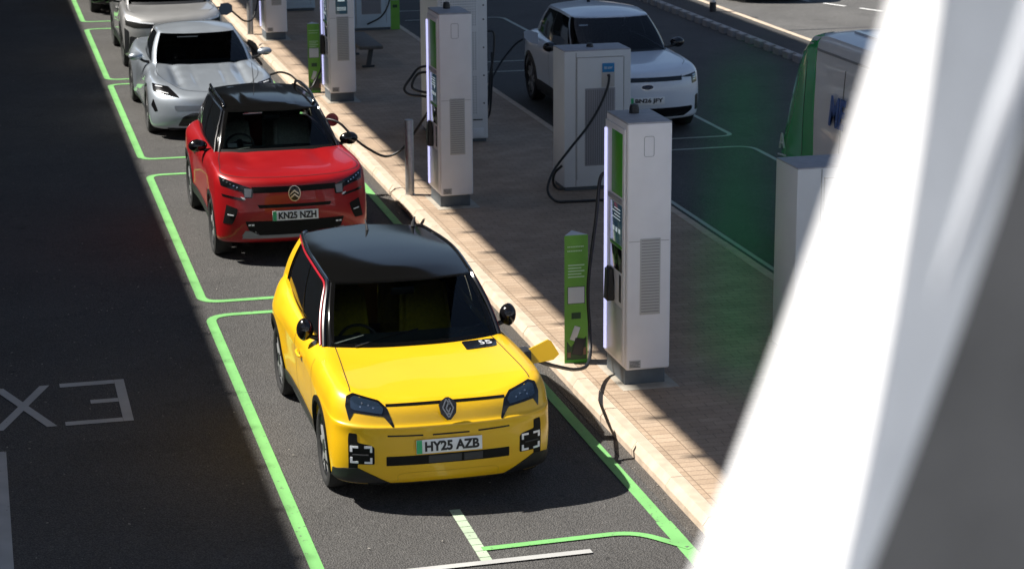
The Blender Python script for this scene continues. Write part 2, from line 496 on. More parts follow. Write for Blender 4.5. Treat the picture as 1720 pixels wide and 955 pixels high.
def wheel(parent, x, y, R, wd, side, style, turn=0, rot=.2):
    """tyre, rim with spokes; side=+1/-1 is where the outer face points"""
    w_ = bpy.data.objects.new('wheel', None); COL.objects.link(w_); w_.parent = parent; w_.location = (x, y, R); w_.rotation_euler = (0, 0, turn)
    h = wd/2; rr = R*.765
    prof = [(-h*.75, rr-.01), (-h*.95, rr+.01), (-h, R-.045), (-h*.88, R-.014), (-h*.6, R-.003), (0, R), (h*.6, R-.003), (h*.88, R-.014), (h, R-.045), (h*.95, rr+.01), (h*.75, rr-.01)]
    V, F = lathe_geo(prof, 56); mesh_obj('tyre', V, F, rubber, w_)
    g = [lathe_geo([(s_*h*.80*side, r_) for s_, r_ in ((-1, rr), (.2, rr-.03), (.7, rr-.012), (.98, rr+.004), (1.0, rr-.004), (.9, rr-.018), (.2, rr-.04), (.1, .05))], 48)]
    o = mesh_obj('rim', *g[0], rimd, w_)
    # spokes
    bm = bmesh.new(); xf = side*h*.86
    ns = {'twin': 5, 'five': 5, 'multi': 10, 'aero': 5}[style]
    for k in range(ns):
        a0 = 2*PI*k/ns+rot
        prs = {'twin': [(-.10, -.22), (.10, .22)], 'five': [(0, 0)], 'multi': [(-.0, .12), (0, -.12)], 'aero': [(0, -.35), (0, .10)]}[style]
        for (a1, a2) in prs:
            r0, r1 = .05, rr-.012; wa, wb = (.024, .017) if style != 'five' else (.035, .026)
            pa, pb = a0+a1, a0+a2
            A = Vector((0, math.cos(pa)*r0, math.sin(pa)*r0)); B = Vector((0, math.cos(pb)*r1, math.sin(pb)*r1))
            d = (B-A).normalized(); q = Vector((0, -d.z, d.y)); vs = []
            for (P, ww, dx) in ((A, wa, 0), (B, wb, -side*.012)):
                for (sq, sx) in ((-1, 0), (1, 0), (1, -1), (-1, -1)):
                    vs.append(bm.verts.new(P+q*sq*ww+Vector((xf+dx+sx*side*.03, 0, 0))))
            for f in ((0, 1, 2, 3), (7, 6, 5, 4), (0, 4, 5, 1), (1, 5, 6, 2), (2, 6, 7, 3), (3, 7, 4, 0)): bm.faces.new([vs[i] for i in f])
    bm_obj('spokes', bm, alu if style != 'five' else alu, w_, smooth=False)
    V, F = lathe_geo([(side*h*.5, .06), (side*h*.9, .055), (side*h*.93, .03), (side*h*.93, .0005)], 24); mesh_obj('hub_cap', V, F, satin, w_)
    V, F = lathe_geo([(side*h*.05, .16), (side*h*.12, .16), (side*h*.12, .05)], 32); mesh_obj('brake_disc', V, F, greyskid, w_)
    return w_
def plate(parent, txt, y, z, tilt, wd=.52, ht=.111, x=0):
    p = bpy.data.objects.new('number_plate', None); COL.objects.link(p); p.parent = parent; p.location = (x, y, z); p.rotation_euler = (tilt, 0, 0)
    box('plate_panel', -wd/2, wd/2, 0, .006, -ht/2, ht/2, platew, p, bev=.002)
    box('green_band', -wd/2+.002, -wd/2+.045, -.0015, .002, -ht/2+.002, ht/2-.002, plateg, p, bev=0)
    text_obj('lettering', txt, .1, letblk, p, (.022, -.003, 0), (PI/2, 0, 0), ext=.001, off=.0040, fit=(.430, .080))
    return p
def mirror(parent, m, side, loc, size=(.125, .085, .075), strip=False, foot=None):
    bm = bmesh.new(); bmesh.ops.create_uvsphere(bm, u_segments=28, v_segments=16, radius=1)
    for v in bm.verts:
        c = v.co; c.x *= size[0]; c.y *= size[1]*(1 if c.y < 0 else .45); c.z *= size[2]
        if c.x*side < 0: c.z *= .92
    o = bm_obj('wing_mirror', bm, m, parent); o.location = loc
    bm = bmesh.new(); bmesh.ops.create_uvsphere(bm, u_segments=20, v_segments=8, radius=1)
    for v in bm.verts: v.co.x *= size[0]*.86; v.co.y = size[1]*.45+.004*v.co.y; v.co.z *= size[2]*.84
    bm_obj('mirror_glass', bm, chrome, o)
    fx = foot or (loc[0]-side*.2, loc[1]-.02, loc[2]-.06)
    f = Vector(fx)-Vector(loc)
    V, F = tube_geo([Vector((-side*size[0]*.5, 0, -size[2]*.6)), f*.6+Vector((0, 0, -.02)), f], [.022, .02, .026], 10)
    mesh_obj('mirror_arm', V, F, satin, o)
    return o
def flatpart(name, polyxz, y, z0, tilt, m, parent, th=.01, push=0):
    """a thin plate standing on the nose: outline in (x,z), leaning back by tilt about height z0"""
    bm = bmesh.new(); ct, st = math.cos(tilt), math.sin(tilt); rows = []
    for d in (-push-th, -push):
        rows.append([bm.verts.new((x, y+(z-z0)*st+d*ct, z0+(z-z0)*ct-d*st)) for x, z in polyxz])
    bm.faces.new(rows[0]); bm.faces.new(rows[1][::-1]); n = len(polyxz)
    for i in range(n): bm.faces.new((rows[0][i], rows[1][i], rows[1][(i+1) % n], rows[0][(i+1) % n]))
    return bm_obj(name, bm, m, parent, ang=30)
def rect(x0, x1, z0, z1): return [(x0, z0), (x1, z0), (x1, z1), (x0, z1)]
def mirx(p): return [(-a, b) for a, b in p][::-1]
def seat(parent, x, y, z, m, w_=.5):
    bm = bmesh.new()
    abox(bm, x-w_/2, x+w_/2, y-.28, y+.25, z-.12, z+.06, .05, 3)
    bm2 = bm; r = bmesh.ops.create_cube(bm, size=1)
    for v in r['verts']:
        c = v.co; t = c.z+.5; hw = w_/2*(1-.18*t); v.co = Vector((x+c.x*2*hw, y+.25+t*.17+c.y*.13, z+t*.62))
    bmesh.ops.bevel(bm, geom=list({e for v in r['verts'] for e in v.link_edges}), offset=.045, segments=3, affect='EDGES')
    abox(bm, x-.13, x+.13, y+.40, y+.49, z+.62, z+.82, .035, 3)
    return bm_obj('seat', bm, m, parent)
def interior(parent, ycowl, zb, ws, sm, hx=.37, yd=None, ymid=None, dash_h=0.0, floor_len=2.4, zs=.52, swz=None):
    """dashboard, right-hand steering wheel, four seats, dark tub"""
    boxes('interior_tub', [(-ws, ws, ycowl+.45, ycowl+floor_len, .3, .34), (-ws-.02, -ws, ycowl+.45, ycowl+floor_len, .3, zb-.05), (ws, ws+.02, ycowl+.45, ycowl+floor_len, .3, zb-.05)], dashm, parent)
    d = bmesh.new(); abox(d, -ws, ws, ycowl+.08, ycowl+.62, zb-.32, zb-.035+dash_h, .04, 3); bm_obj('dashboard', d, dashm, parent)
    y0 = ycowl+1.15 if ymid is None else ymid
    for x in (-hx, hx):
        seat(parent, x, y0, zs, sm)
    seat(parent, -.36, y0+.85, zs, sm, .55); seat(parent, .36, y0+.85, zs, sm, .55)
    z = zb-.02 if swz is None else swz
    ring = [Vector((-hx+.165*math.cos(a), ycowl+.66+.07*math.sin(a), z-.03+.12*math.sin(a))) for a in [2*PI*k/28 for k in range(28)]]
    g = [tube_geo(ring, .014, 8, True), tube_geo([ring[0], Vector((-hx, ycowl+.72, z)), ring[14]], .016, 8), tube_geo([Vector((-hx, ycowl+.72, z)), Vector((-hx, ycowl+.60, z-.06))], .04, 8)]
    mesh_obj('steering_wheel', *join_geo(g), satin, parent)
def open_deck(me, cabin, inset=.05):
    """remove the body's deck under the glasshouse so the interior shows"""
    bm = bmesh.new(); bm.from_mesh(me)
    bw = [(y, x) for x, y, z in cabin.b]
    kill = []
    yF = cabin.b[0][1]; yR = cabin.b[-1][1]
    for f in bm.faces:
        c = f.calc_center_median()
        if c.z < .75 or f.normal.z < .6: continue
        if c.y < yF+inset or c.y > yR-inset: continue
        # half width at this y, front arc aware
        xs = [x for x, y, z in cabin.b if abs(y-c.y) < .05]
        hw = max(xs) if xs else 0
        if abs(c.x) < hw-inset:
            k = c.y > yF+(cabin.b[CN[0]][1]-yF)*(abs(c.x)/max(.01, cabin.b[CN[0]][0]))**2.6+inset
            if k: kill.append(f)
    bmesh.ops.delete(bm, geom=kill, context='FACES'); bm.to_mesh(me); bm.free()
# ------------------------------------------------------------------ ground, road, kerbs, markings
def asphalt(name, base, tint=(1, .97, .94), sc=1.0, lo=.75, hi=1.25):
    m = bpy.data.materials.new(name); m.use_nodes = True; n = m.node_tree.nodes; L = m.node_tree.links; b = n['Principled BSDF']
    tc = n.new('ShaderNodeTexCoord')
    def noise(s, d=5, r=.6):
        q = n.new('ShaderNodeTexNoise'); q.inputs['Scale'].default_value = s; q.inputs['Detail'].default_value = d; q.inputs['Roughness'].default_value = r
        L.new(tc.outputs['Object'], q.inputs['Vector']); return q
    a = noise(95*sc, 3, .7); c = noise(.7, 5, .6); v = n.new('ShaderNodeTexVoronoi'); v.inputs['Scale'].default_value = 75*sc; L.new(tc.outputs['Object'], v.inputs['Vector'])
    def mr(src, f0, f1, t0, t1):
        q = n.new('ShaderNodeMapRange'); L.new(src, q.inputs[0]); q.inputs[1].default_value = f0; q.inputs[2].default_value = f1; q.inputs[3].default_value = t0; q.inputs[4].default_value = t1; return q.outputs[0]
    def mul(x, y):
        q = n.new('ShaderNodeMath'); q.operation = 'MULTIPLY'; L.new(x, q.inputs[0]); L.new(y, q.inputs[1]); return q.outputs[0]
    f = mul(mul(mr(a.outputs[0], .3, .7, lo-.2, hi+.25), mr(c.outputs[0], .3, .7, .86, 1.14)), mr(v.outputs['Distance'], .1, .7, 1.25, .55))
    # pale specks of grit
    sp = noise(9*sc, 2, .5); sp2 = noise(130, 1, .5)
    s1 = mul(mr(sp.outputs[0], .60, .66, 0, 1), mr(sp2.outputs[0], .66, .70, 0, 1))
    vm = n.new('ShaderNodeVectorMath'); vm.operation = 'SCALE'; vm.inputs[0].default_value = [base*t for t in tint]; L.new(f, vm.inputs['Scale'])
    mx = n.new('ShaderNodeMix'); mx.data_type = 'RGBA'; L.new(s1, mx.inputs['Factor']); L.new(vm.outputs[0], mx.inputs['A']); mx.inputs['B'].default_value = (.5, .48, .45, 1)
    # oil drips, worn patches and a fine network of cracks
    st = noise(1.7, 6, .65); stn = mr(st.outputs[0], .60, .72, 1, .72)
    dr = noise(6.5, 2, .4); drp = mr(dr.outputs[0], .74, .78, 1, .55)
    cv = n.new('ShaderNodeTexVoronoi'); cv.feature = 'DISTANCE_TO_EDGE'; cv.inputs['Scale'].default_value = .22; wv = noise(1.3, 6, .7)
    av = n.new('ShaderNodeVectorMath'); av.operation = 'ADD'; L.new(tc.outputs['Object'], av.inputs[0]); L.new(wv.outputs['Color'], av.inputs[1]); L.new(av.outputs[0], cv.inputs['Vector'])
    crk = mr(cv.outputs['Distance'], .0, .0022, .62, 1)
    tot = mul(mul(stn, drp), crk); v2 = n.new('ShaderNodeVectorMath'); v2.operation = 'SCALE'; L.new(mx.outputs['Result'], v2.inputs[0]); L.new(tot, v2.inputs['Scale'])
    L.new(v2.outputs[0], b.inputs['Base Color']); b.inputs['Roughness'].default_value = .85; b.inputs['Specular IOR Level'].default_value = .3
    bp = n.new('ShaderNodeBump'); bp.inputs['Strength'].default_value = .7; bp.inputs['Distance'].default_value = .012
    L.new(mr(v.outputs['Distance'], 0, .8, 1, 0), bp.inputs['Height']); L.new(bp.outputs[0], b.inputs['Normal'])
    return m
asph = asphalt('asphalt', .098)
asph2 = asphalt('asphalt_far_road', .14, (1, .98, .95))
asphv = asphalt('asphalt_verge', .095, (1, .96, .92))
def paint(name, col, wear=.66):
    m = bpy.data.materials.new(name); m.use_nodes = True; n = m.node_tree.nodes; L = m.node_tree.links; b = n['Principled BSDF']
    tc = n.new('ShaderNodeTexCoord'); a = n.new('ShaderNodeTexNoise'); a.inputs['Scale'].default_value = 22; a.inputs['Detail'].default_value = 8; a.inputs['Roughness'].default_value = .72
    c = n.new('ShaderNodeTexNoise'); c.inputs['Scale'].default_value = 3; L.new(tc.outputs['Object'], a.inputs['Vector']); L.new(tc.outputs['Object'], c.inputs['Vector'])
    r = n.new('ShaderNodeMapRange'); L.new(a.outputs[0], r.inputs[0]); r.inputs[1].default_value = wear; r.inputs[2].default_value = wear+.03
    r2 = n.new('ShaderNodeMapRange'); L.new(c.outputs[0], r2.inputs[0]); r2.inputs[1].default_value = .3; r2.inputs[2].default_value = .7; r2.inputs[3].default_value = .88; r2.inputs[4].default_value = 1.08
    vm = n.new('ShaderNodeVectorMath'); vm.operation = 'SCALE'; vm.inputs[0].default_value = col; L.new(r2.outputs[0], vm.inputs['Scale'])
    mx = n.new('ShaderNodeMix'); mx.data_type = 'RGBA'; L.new(r.outputs[0], mx.inputs['Factor']); L.new(vm.outputs[0], mx.inputs['A']); mx.inputs['B'].default_value = (.09, .09, .085, 1)
    L.new(mx.outputs['Result'], b.inputs['Base Color']); b.inputs['Roughness'].default_value = .65
    bp = n.new('ShaderNodeBump'); bp.inputs['Strength'].default_value = .4; bp.inputs['Distance'].default_value = .004; L.new(a.outputs[0], bp.inputs['Height']); L.new(bp.outputs[0], b.inputs['Normal'])
    return m
gpaint = paint('green_road_paint', (.165, .43, .135), .61)
wpaint = paint('white_road_paint', (.42, .42, .41), .68)
fpaint = paint('pale_green_road_paint', (.36, .40, .34), .68)
def struct(o): o['kind'] = 'structure'; return o
def sheet(name, x0, x1, y0, y1, z, m):
    return struct(mesh_obj(name, [(x0, y0, z), (x1, y0, z), (x1, y1, z), (x0, y1, z)], [(0, 1, 2, 3)], m, smooth=False))
sheet('ground', -400, 400, -60, 900, 0, asph)
sheet('far_road', 15.36, 60, 5, 140, .005, asph2)

def brickmat(name, c1, c2, mort, bw, bh, off=.5, rot=0, msize=.012, sh=(0, 0)):
    m = bpy.data.materials.new(name); m.use_nodes = True; n = m.node_tree.nodes; L = m.node_tree.links; b = n['Principled BSDF']
    tc = n.new('ShaderNodeTexCoord'); mp = n.new('ShaderNodeMapping'); mp.inputs['Rotation'].default_value = (0, 0, rot); mp.inputs['Location'].default_value = (sh[0], sh[1], 0)
    L.new(tc.outputs['Object'], mp.inputs[0])
    br = n.new('ShaderNodeTexBrick'); L.new(mp.outputs[0], br.inputs['Vector']); br.inputs['Scale'].default_value = 1
    br.inputs['Brick Width'].default_value = bw; br.inputs['Row Height'].default_value = bh; br.inputs['Mortar Size'].default_value = msize/2
    br.inputs['Mortar Smooth'].default_value = .3; br.offset = off; br.inputs['Bias'].default_value = 0
    br.inputs['Color1'].default_value = (*c1, 1); br.inputs['Color2'].default_value = (*c2, 1); br.inputs['Mortar'].default_value = (*mort, 1)
    no = n.new('ShaderNodeTexNoise'); no.inputs['Scale'].default_value = 2.2; no.inputs['Detail'].default_value = 8; L.new(tc.outputs['Object'], no.inputs['Vector'])
    n2 = n.new('ShaderNodeTexNoise'); n2.inputs['Scale'].default_value = 60; n2.inputs['Detail'].default_value = 4; L.new(tc.outputs['Object'], n2.inputs['Vector'])
    r = n.new('ShaderNodeMapRange'); L.new(no.outputs[0], r.inputs[0]); r.inputs[1].default_value = .3; r.inputs[2].default_value = .7; r.inputs[3].default_value = .82; r.inputs[4].default_value = 1.12
    r2 = n.new('ShaderNodeMapRange'); L.new(n2.outputs[0], r2.inputs[0]); r2.inputs[1].default_value = .3; r2.inputs[2].default_value = .7; r2.inputs[3].default_value = .85; r2.inputs[4].default_value = 1.15
    mm = n.new('ShaderNodeMath'); mm.operation = 'MULTIPLY'; L.new(r.outputs[0], mm.inputs[0]); L.new(r2.outputs[0], mm.inputs[1])
    vm = n.new('ShaderNodeVectorMath'); vm.operation = 'SCALE'; L.new(br.outputs['Color'], vm.inputs[0]); L.new(mm.outputs[0], vm.inputs['Scale'])
    L.new(vm.outputs[0], b.inputs['Base Color']); b.inputs['Roughness'].default_value = .8
    bp = n.new('ShaderNodeBump'); bp.inputs['Strength'].default_value = .6; bp.inputs['Distance'].default_value = .006; bp.invert = True
    L.new(br.outputs['Fac'], bp.inputs['Height']); L.new(bp.outputs[0], b.inputs['Normal'])
    return m
P1, P2, PM = (.42, .315, .225), (.36, .262, .180), (.19, .135, .09)
pav_a = brickmat('paving_header', P1, P2, PM, .21, .105, 0, 0, .009, (-.005, 0))
pav_b = brickmat('paving_stretcher', (.41, .305, .215), (.375, .275, .19), PM, .21, .105, .0, PI/2, .009, (0, .02))
pav_c = brickmat('paving_running', (.38, .28, .20), (.325, .236, .165), (.22, .16, .11), .21, .105, .5, 0, .010)
KX = 5.05
# the paved island: slab body with three bands of block paving on top
struct(box('paved_island', KX+.16, 8.10, -2, 90, -.1, .112, conc, bev=0))
sheet('paving_edge_band', KX+.155, 5.425, -2, 90, .1185, pav_a)
sheet('paving_joint_band', 5.425, 5.53, -2, 90, .1185, pav_b)
sheet('paving', 5.53, 8.10, -2, 90, .1185, pav_c)
kerbm = mat('kerb_concrete', (.50, .40, .305), .8, noise=(7, .14), bump=(70, .35))
def kerb_geo(x, y0, y1, inner=1, h=.125, wd=.15, ch=.045):
    s = inner; prof = [(0, -.05), (0, h-ch-.02), (ch*s, h), (wd*s-.006*s, h), (wd*s, h-.01), (wd*s, -.05)]
    V = [(x+px, y, z) for y in (y0, y1) for px, z in prof]; n = len(prof)
    F = [(i, (i+1) % n, n+(i+1) % n, n+i) for i in range(n)]+[tuple(range(n)), tuple(range(n, 2*n))[::-1]]
    return V, F
def kerb(name, x, y0, y1, L, inner=1, m=kerbm, **kw):
    g = []; y = y0; 
    while y < y1: g.append(kerb_geo(x+random.uniform(-.002, .002), y+.004, y+L-.004, inner, h=.125+random.uniform(-.0015, .0015), **kw)); y += L
    V, F = join_geo(g); bm = bmesh.new(); vs = [bm.verts.new(v) for v in V]
    for f in F: bm.faces.new([vs[i] for i in f])
    return struct(bm_obj(name, bm, m, ang=30))
kerb('kerb', KX, 8, 70, .915)
kerb('far_island_kerb', 8.25, 10, 70, .915, -1)
# channel of dirt against the kerb
dirt = asphalt('gutter_dirt', .11, (1, .92, .84))
sheet('gutter', KX-.10, KX+.01, 8, 70, .0035, dirt)
sheet('verge', 14.42, 15.22, 5, 100, .118, asphv)
struct(box('verge_base', 14.42, 15.22, 5, 100, -.05, .112, conc, bev=0))
kerb('far_road_kerb', 15.36, 8, 90, .915, -1)
# combined drainage kerb with slots
g = []; y = 25
bm = bmesh.new()
while y < 62:
    abox(bm, 14.27, 14.42, y, y+.30, -.05, .125, .012, 1); abox(bm, 14.38, 14.42, y+.30, y+.50, -.05, .120, .0, 1); y += .5
struct(bm_obj('drainage_kerb', bm, mat('drain_kerb', (.34, .33, .32), .8, noise=(6, .15))))

def rounded_path(pts, r=.3, n=7):
    out = [Vector(pts[0])]
    for i in range(1, len(pts)-1):
        p = Vector(pts[i]); a = Vector(pts[i-1]); b = Vector(pts[i+1]); s = p+(a-p).normalized()*r; e = p+(b-p).normalized()*r
        for k in range(n+1):
            t = k/n; out.append((1-t)**2*s+2*t*(1-t)*p+t*t*e)
    out.append(Vector(pts[-1])); return out
def stripe_geo(P, wd, z=.006, closed=False):
    V = []; F = []; n = len(P)
    for i, p in enumerate(P):
        a = P[i-1] if (i > 0 or closed) else p; b = P[(i+1) % n] if (i < n-1 or closed) else p
        t = (b-a).normalized(); q = Vector((-t.y, t.x))*wd/2
        V += [(p.x+q.x, p.y+q.y, z), (p.x-q.x, p.y-q.y, z)]
    for i in range(n if closed else n-1):
        j = (i+1) % n; F.append((2*i+1, 2*j+1, 2*j, 2*i))
    return V, F
def subdiv(P, d=.6):
    out = []
    for a, b in zip(P[:-1], P[1:]):
        k = max(1, int((b-a).length/d))
        for j in range(k): out.append(a.lerp(b, j/k))
    out.append(P[-1]); return out
def stripe(name, pts, wd, m, r=0, z=.006, closed=False):
    P = rounded_path(pts, r) if r else [Vector(p) for p in pts]
    V, F = stripe_geo(P, wd, z, closed); return struct(mesh_obj(name, V, F, m, smooth=False))
LX, RX = 2.12, 4.83
stripe('green_bay_marking', [(RX, 14.62), (RX, 21.58), (LX, 21.58), (LX, 8)], .10, gpaint, .26)
stripe('green_bay_marking', [(RX+.0, 8), (RX+.0, 14.70)], .12, gpaint, z=.0065)
stripe('green_bay_marking', [(3.36, 14.50), (4.55, 14.55), (4.86, 14.12)], .075, gpaint, .2, z=.010)
for a, b in ((22.14, 29.05), (30.2, 37.02), (37.55, 44.25), (45.4, 52.5)):
    P = [(3.4, b), (LX, b), (LX, a), (RX, a), (RX, b), (3.4, b)]
    stripe('green_bay_marking', P, .10, gpaint, .22)
# faded white tick, dashed
g = []
for k in range(9):
    y = 15.36-.128*k; g.append(([(3.30, y, .008), (3.385, y, .008), (3.385, y-.121, .008), (3.30, y-.121, .008)], [(3, 2, 1, 0)]))
struct(mesh_obj('white_tick_marking', *join_geo(g), paint('pale_tick_paint', (.40, .50, .36), .62), smooth=False))
stripe('white_cross_marking', [(2.7, 14.215), (4.13, 14.25)], .075, wpaint, z=.012)
stripe('white_edge_marking', [(-.06, 10), (-.06, 17.7)], .10, wpaint)
def poly_geo(p, z=.006): return ([(a, b, z) for a, b in p], [tuple(range(len(p)))])
# EX(IT) painted for traffic the other way
def seg2(a, b, w2):
    A, B = Vector(a), Vector(b); t = (B-A).normalized(); q = Vector((-t.y, t.x))*w2/2; return poly_geo([A+q, A-q, B-q, B+q])
g = [poly_geo([(1.01, 18.27), (1.10, 18.27), (1.10, 19.55), (1.01, 19.55)]), poly_geo([(.51, 19.43), (1.008, 19.43), (1.008, 19.55), (.51, 19.55)]),
     poly_geo([(.51, 18.27), (1.008, 18.27), (1.008, 18.38), (.51, 18.38)]), poly_geo([(.76, 18.86), (1.008, 18.86), (1.008, 18.97), (.76, 18.97)])]
struct(mesh_obj('painted_letter_e', *join_geo(g), wpaint, smooth=False))
g = [poly_geo([(.42, 19.53), (.33, 19.53), (-.11, 18.28), (-.02, 18.28)][::-1], .006), poly_geo([(-.09, 19.53), (0, 19.53), (.44, 18.28), (.35, 18.28)], .0066)]
struct(mesh_obj('painted_letter_x', *join_geo(g), wpaint, smooth=False))
struct(mesh_obj('painted_letter_i', *poly_geo([(-.35, 18.28), (-.25, 18.28), (-.25, 19.53), (-.35, 19.53)]), wpaint, smooth=False))
# far bays
stripe('far_bay_marking', [(8.45, 21.9), (8.47, 21.45), (9.2, 21.45), (10.72, 21.45), (10.72, 21.6)], .06, fpaint, .2)
stripe('far_bay_marking', [(8.6, 28.83), (10.72, 28.83), (10.72, 21.6)], .07, fpaint, .3)
stripe('far_bay_marking', [(8.45, 26.5), (8.45, 21.9)], .06, fpaint)
stripe('far_bay_marking', [(8.6, 29.65), (10.76, 29.65), (10.72, 36.55), (8.6, 36.55)], .07, fpaint, .22)
stripe('far_bay_marking', [(8.6, 37.7), (10.66, 37.7), (10.66, 43.7), (8.6, 43.7)], .07, fpaint, .3)
stripe('far_bay_marking', [(8.6, 45.2), (10.6, 45.2), (10.6, 52), (8.6, 52)], .07, fpaint, .3)
g = []
for k in range(9):
    a = Vector((17.1+.42*k, 45.9-1.02*k)); b = a+Vector((.25, -.62)); g.append(seg2(a, b, .09)); g[-1] = ([(x, y, .012) for x, y, z in g[-1][0]], g[-1][1])
struct(mesh_obj('dashed_road_marking', *join_geo(g), mat('bright_white_paint', (.75, .75, .73), .6), smooth=False))
sheet('tarmac_seam', 15.4, 24, 40.0, 40.07, .010, mat('seam', (.05, .05, .055), .8))  # thin cast shadow across the far road, painted as a dark strip

# ------------------------------------------------------------------ canopies overhead (out of view, they cast the two shade edges)
def canopy(name, x0, x1, z, edge, label):
    bm = bmesh.new(); abox(bm, x0, x1, 10.0, 95, z, z+.25)
    y = 10.34
    while y < 94:
        abox(bm, edge-.17, edge+.002, y, y+.07, z+.04, z+.12); y += 1.04
    o = bm_obj(name, bm, canm, smooth=False); tag(o, label, 'canopy'); return o
CZ = 10.5
canopy('canopy_roof', 5.59-.75*CZ, 14.95-.75*CZ, CZ, 5.59-.75*CZ, 'grey flat canopy roof over the charging island')
canopy('canopy_roof', -26, 1.86-.75*CZ, CZ, 2.0-.75*CZ, 'grey flat roof over the dark lane on the left')

# building and pale ground sheets added out of view to bounce sunlight onto front faces
bm = bmesh.new(); abox(bm, -30, 34, -3.0, -1.0, 0, 4.9); abox(bm, -30, 34, -3.0, -1.0, 7.2, 13)
for k in range(9): abox(bm, -30+7.6*k, -28.4+7.6*k, -2.99, -1.01, 4.9, 7.2)
o = bm_obj('station_building', bm, mat('render_white', (.42, .45, .50), .8, noise=(1.5, .05)), smooth=False); tag(o, 'long pale grey rendered building from which the charging bays are overlooked', 'building')
boxes('window_glass', [(-28.3+7.6*k, -22.5+7.6*k, -1.9, -1.86, 4.95, 7.15) for k in range(8)], darkgl, o)
tag(box('boundary_building', -40, 48, 97, 99, 0, 13, mat('far_cladding', (.07, .075, .08), .7), bev=0), 'long dark clad building closing the far end of the site', 'building')  # unseen dark blocks, here and next, added to cut sky light and reflections
tag(box('boundary_building', -28, -26.1, -3, 97, 0, 10.4, MATS['far_cladding'], bev=0), 'long dark clad building under the left hand roof edge', 'building')
sheet('apron', -26, KX-.01, -1, 12.2, .004, mat('apron_concrete', (.56, .59, .63), .85, noise=(1.2, .1)))  # pale ground added out of view to throw sunlight onto the front faces
sheet('apron_paving', KX, 30, -1, 12.2, .1225, MATS['apron_concrete'])

# ------------------------------------------------------------------ foreground steelwork
BEAM = [[[0.5707, 1.2518, 5.7663], [0.5465, 1.1538, 5.7754], [0.6825, 1.2655, 5.7621], [0.6719, 1.3514, 5.755]], [[0.5533, 1.2446, 5.7232], [0.5394, 1.1449, 5.7355], [0.6701, 1.2567, 5.7177], [0.6559, 1.3428, 5.708]], [[0.519, 1.2291, 5.6335], [0.5223, 1.1269, 5.6523], [0.6433, 1.2386, 5.6252], [0.6231, 1.3248, 5.6102]], [[0.4826, 1.2141, 5.5437], [0.5033, 1.1093, 5.5692], [0.6073, 1.2228, 5.5327], [0.5841, 1.3083, 5.5124]], [[0.4439, 1.1997, 5.454], [0.4822, 1.0923, 5.486], [0.5675, 1.208, 5.4403], [0.542, 1.2926, 5.4146]], [[0.4107, 1.1883, 5.3804], [0.4625, 1.079, 5.4179], [0.5333, 1.1962, 5.3645], [0.5059, 1.2801, 5.3344]], [[0.3885, 1.1818, 5.3355], [0.4496, 1.0711, 5.3763], [0.5126, 1.189, 5.3183], [0.4828, 1.2728, 5.2856]]]
HIGHLIGHT = [[0.5622, 1.0583, 5.7513], [0.544, 1.0503, 5.7047], [0.5266, 1.0442, 5.6658], [0.5092, 1.0378, 5.6254], [0.499, 1.0349, 5.6052], [0.491, 1.0323, 5.5882]]
PANEL = [[0.9394, 2.2392, 4.7855], [1.3033, 2.1482, 4.7833], [1.3647, 2.372, 5.6768], [1.1548, 2.4245, 5.6781]]
HAZE = [[0.1997, 0.5645, 5.7976], [0.1895, 0.546, 5.7187], [0.2071, 0.5381, 5.7057], [0.2153, 0.5615, 5.8008]]
def build_beam():
    V = []; F = []; n = len(BEAM)
    ring = 4
    P = [[Vector(p) for p in st] for st in BEAM]
    dense = []
    for k in range(ring):
        dense.append(spline([st[k] for st in P], 6))
    m = len(dense[0])
    mi = []
    for i in range(m):
        for k in (0, 1, 2, 3): V.append(dense[k][i])
    for i in range(m-1):
        for k in range(4):
            F.append((i*4+k, i*4+(k+1) % 4, (i+1)*4+(k+1) % 4, (i+1)*4+k)); mi.append(0)
    F.append((0, 1, 2, 3)); F.append(tuple((m-1)*4+k for k in (3, 2, 1, 0))); mi += [0, 0]
    bm = bmesh.new(); vs = [bm.verts.new(v) for v in V]
    for f, q in zip(F, mi): bm.faces.new([vs[i] for i in f]).material_index = q
    es = [e for e in bm.edges if abs(e.verts[0].index-e.verts[1].index) == 4]
    bm.verts.index_update(); bm.edges.ensure_lookup_table()
    es = [e for e in bm.edges if abs(e.verts[0].index-e.verts[1].index) == 4]
    bmesh.ops.bevel(bm, geom=es, offset=.014, segments=5, affect='EDGES', profile=.6)
    o = bm_obj('steel_beam', bm, [beamw], ang=30)
    tag(o, 'large white painted steel beam curving up across the right foreground', 'beam')
    R_ = spline(HIGHLIGHT, 8); V, F = tube_geo(R_, [.0095*min(1, .05+1.3*(1-i/len(R_))) for i in range(len(R_))], 14); o = mesh_obj('steel_rail', V, F, mat('rail_paint', (.42, .44, .48), .5)); tag(o, 'thin white rail slanting beside the big beam at the right edge', 'rail')  # tapering tube added to draw the highlight streak on the beam's grey face
    P = [Vector(p) for p in PANEL]; nn = (P[1]-P[0]).cross(P[3]-P[0]).normalized()*.02
    bm = bmesh.new(); a = [bm.verts.new(p) for p in P]; b = [bm.verts.new(p-nn) for p in P]
    bm.faces.new(a); bm.faces.new(b[::-1])
    for i in range(4): bm.faces.new((a[i], b[i], b[(i+1) % 4], a[(i+1) % 4]))
    o = bm_obj('cladding_panel', bm, stripgrey, smooth=False); tag(o, 'plain dark grey cladding panel behind the white beam in the lower right corner', 'panel')
build_beam()

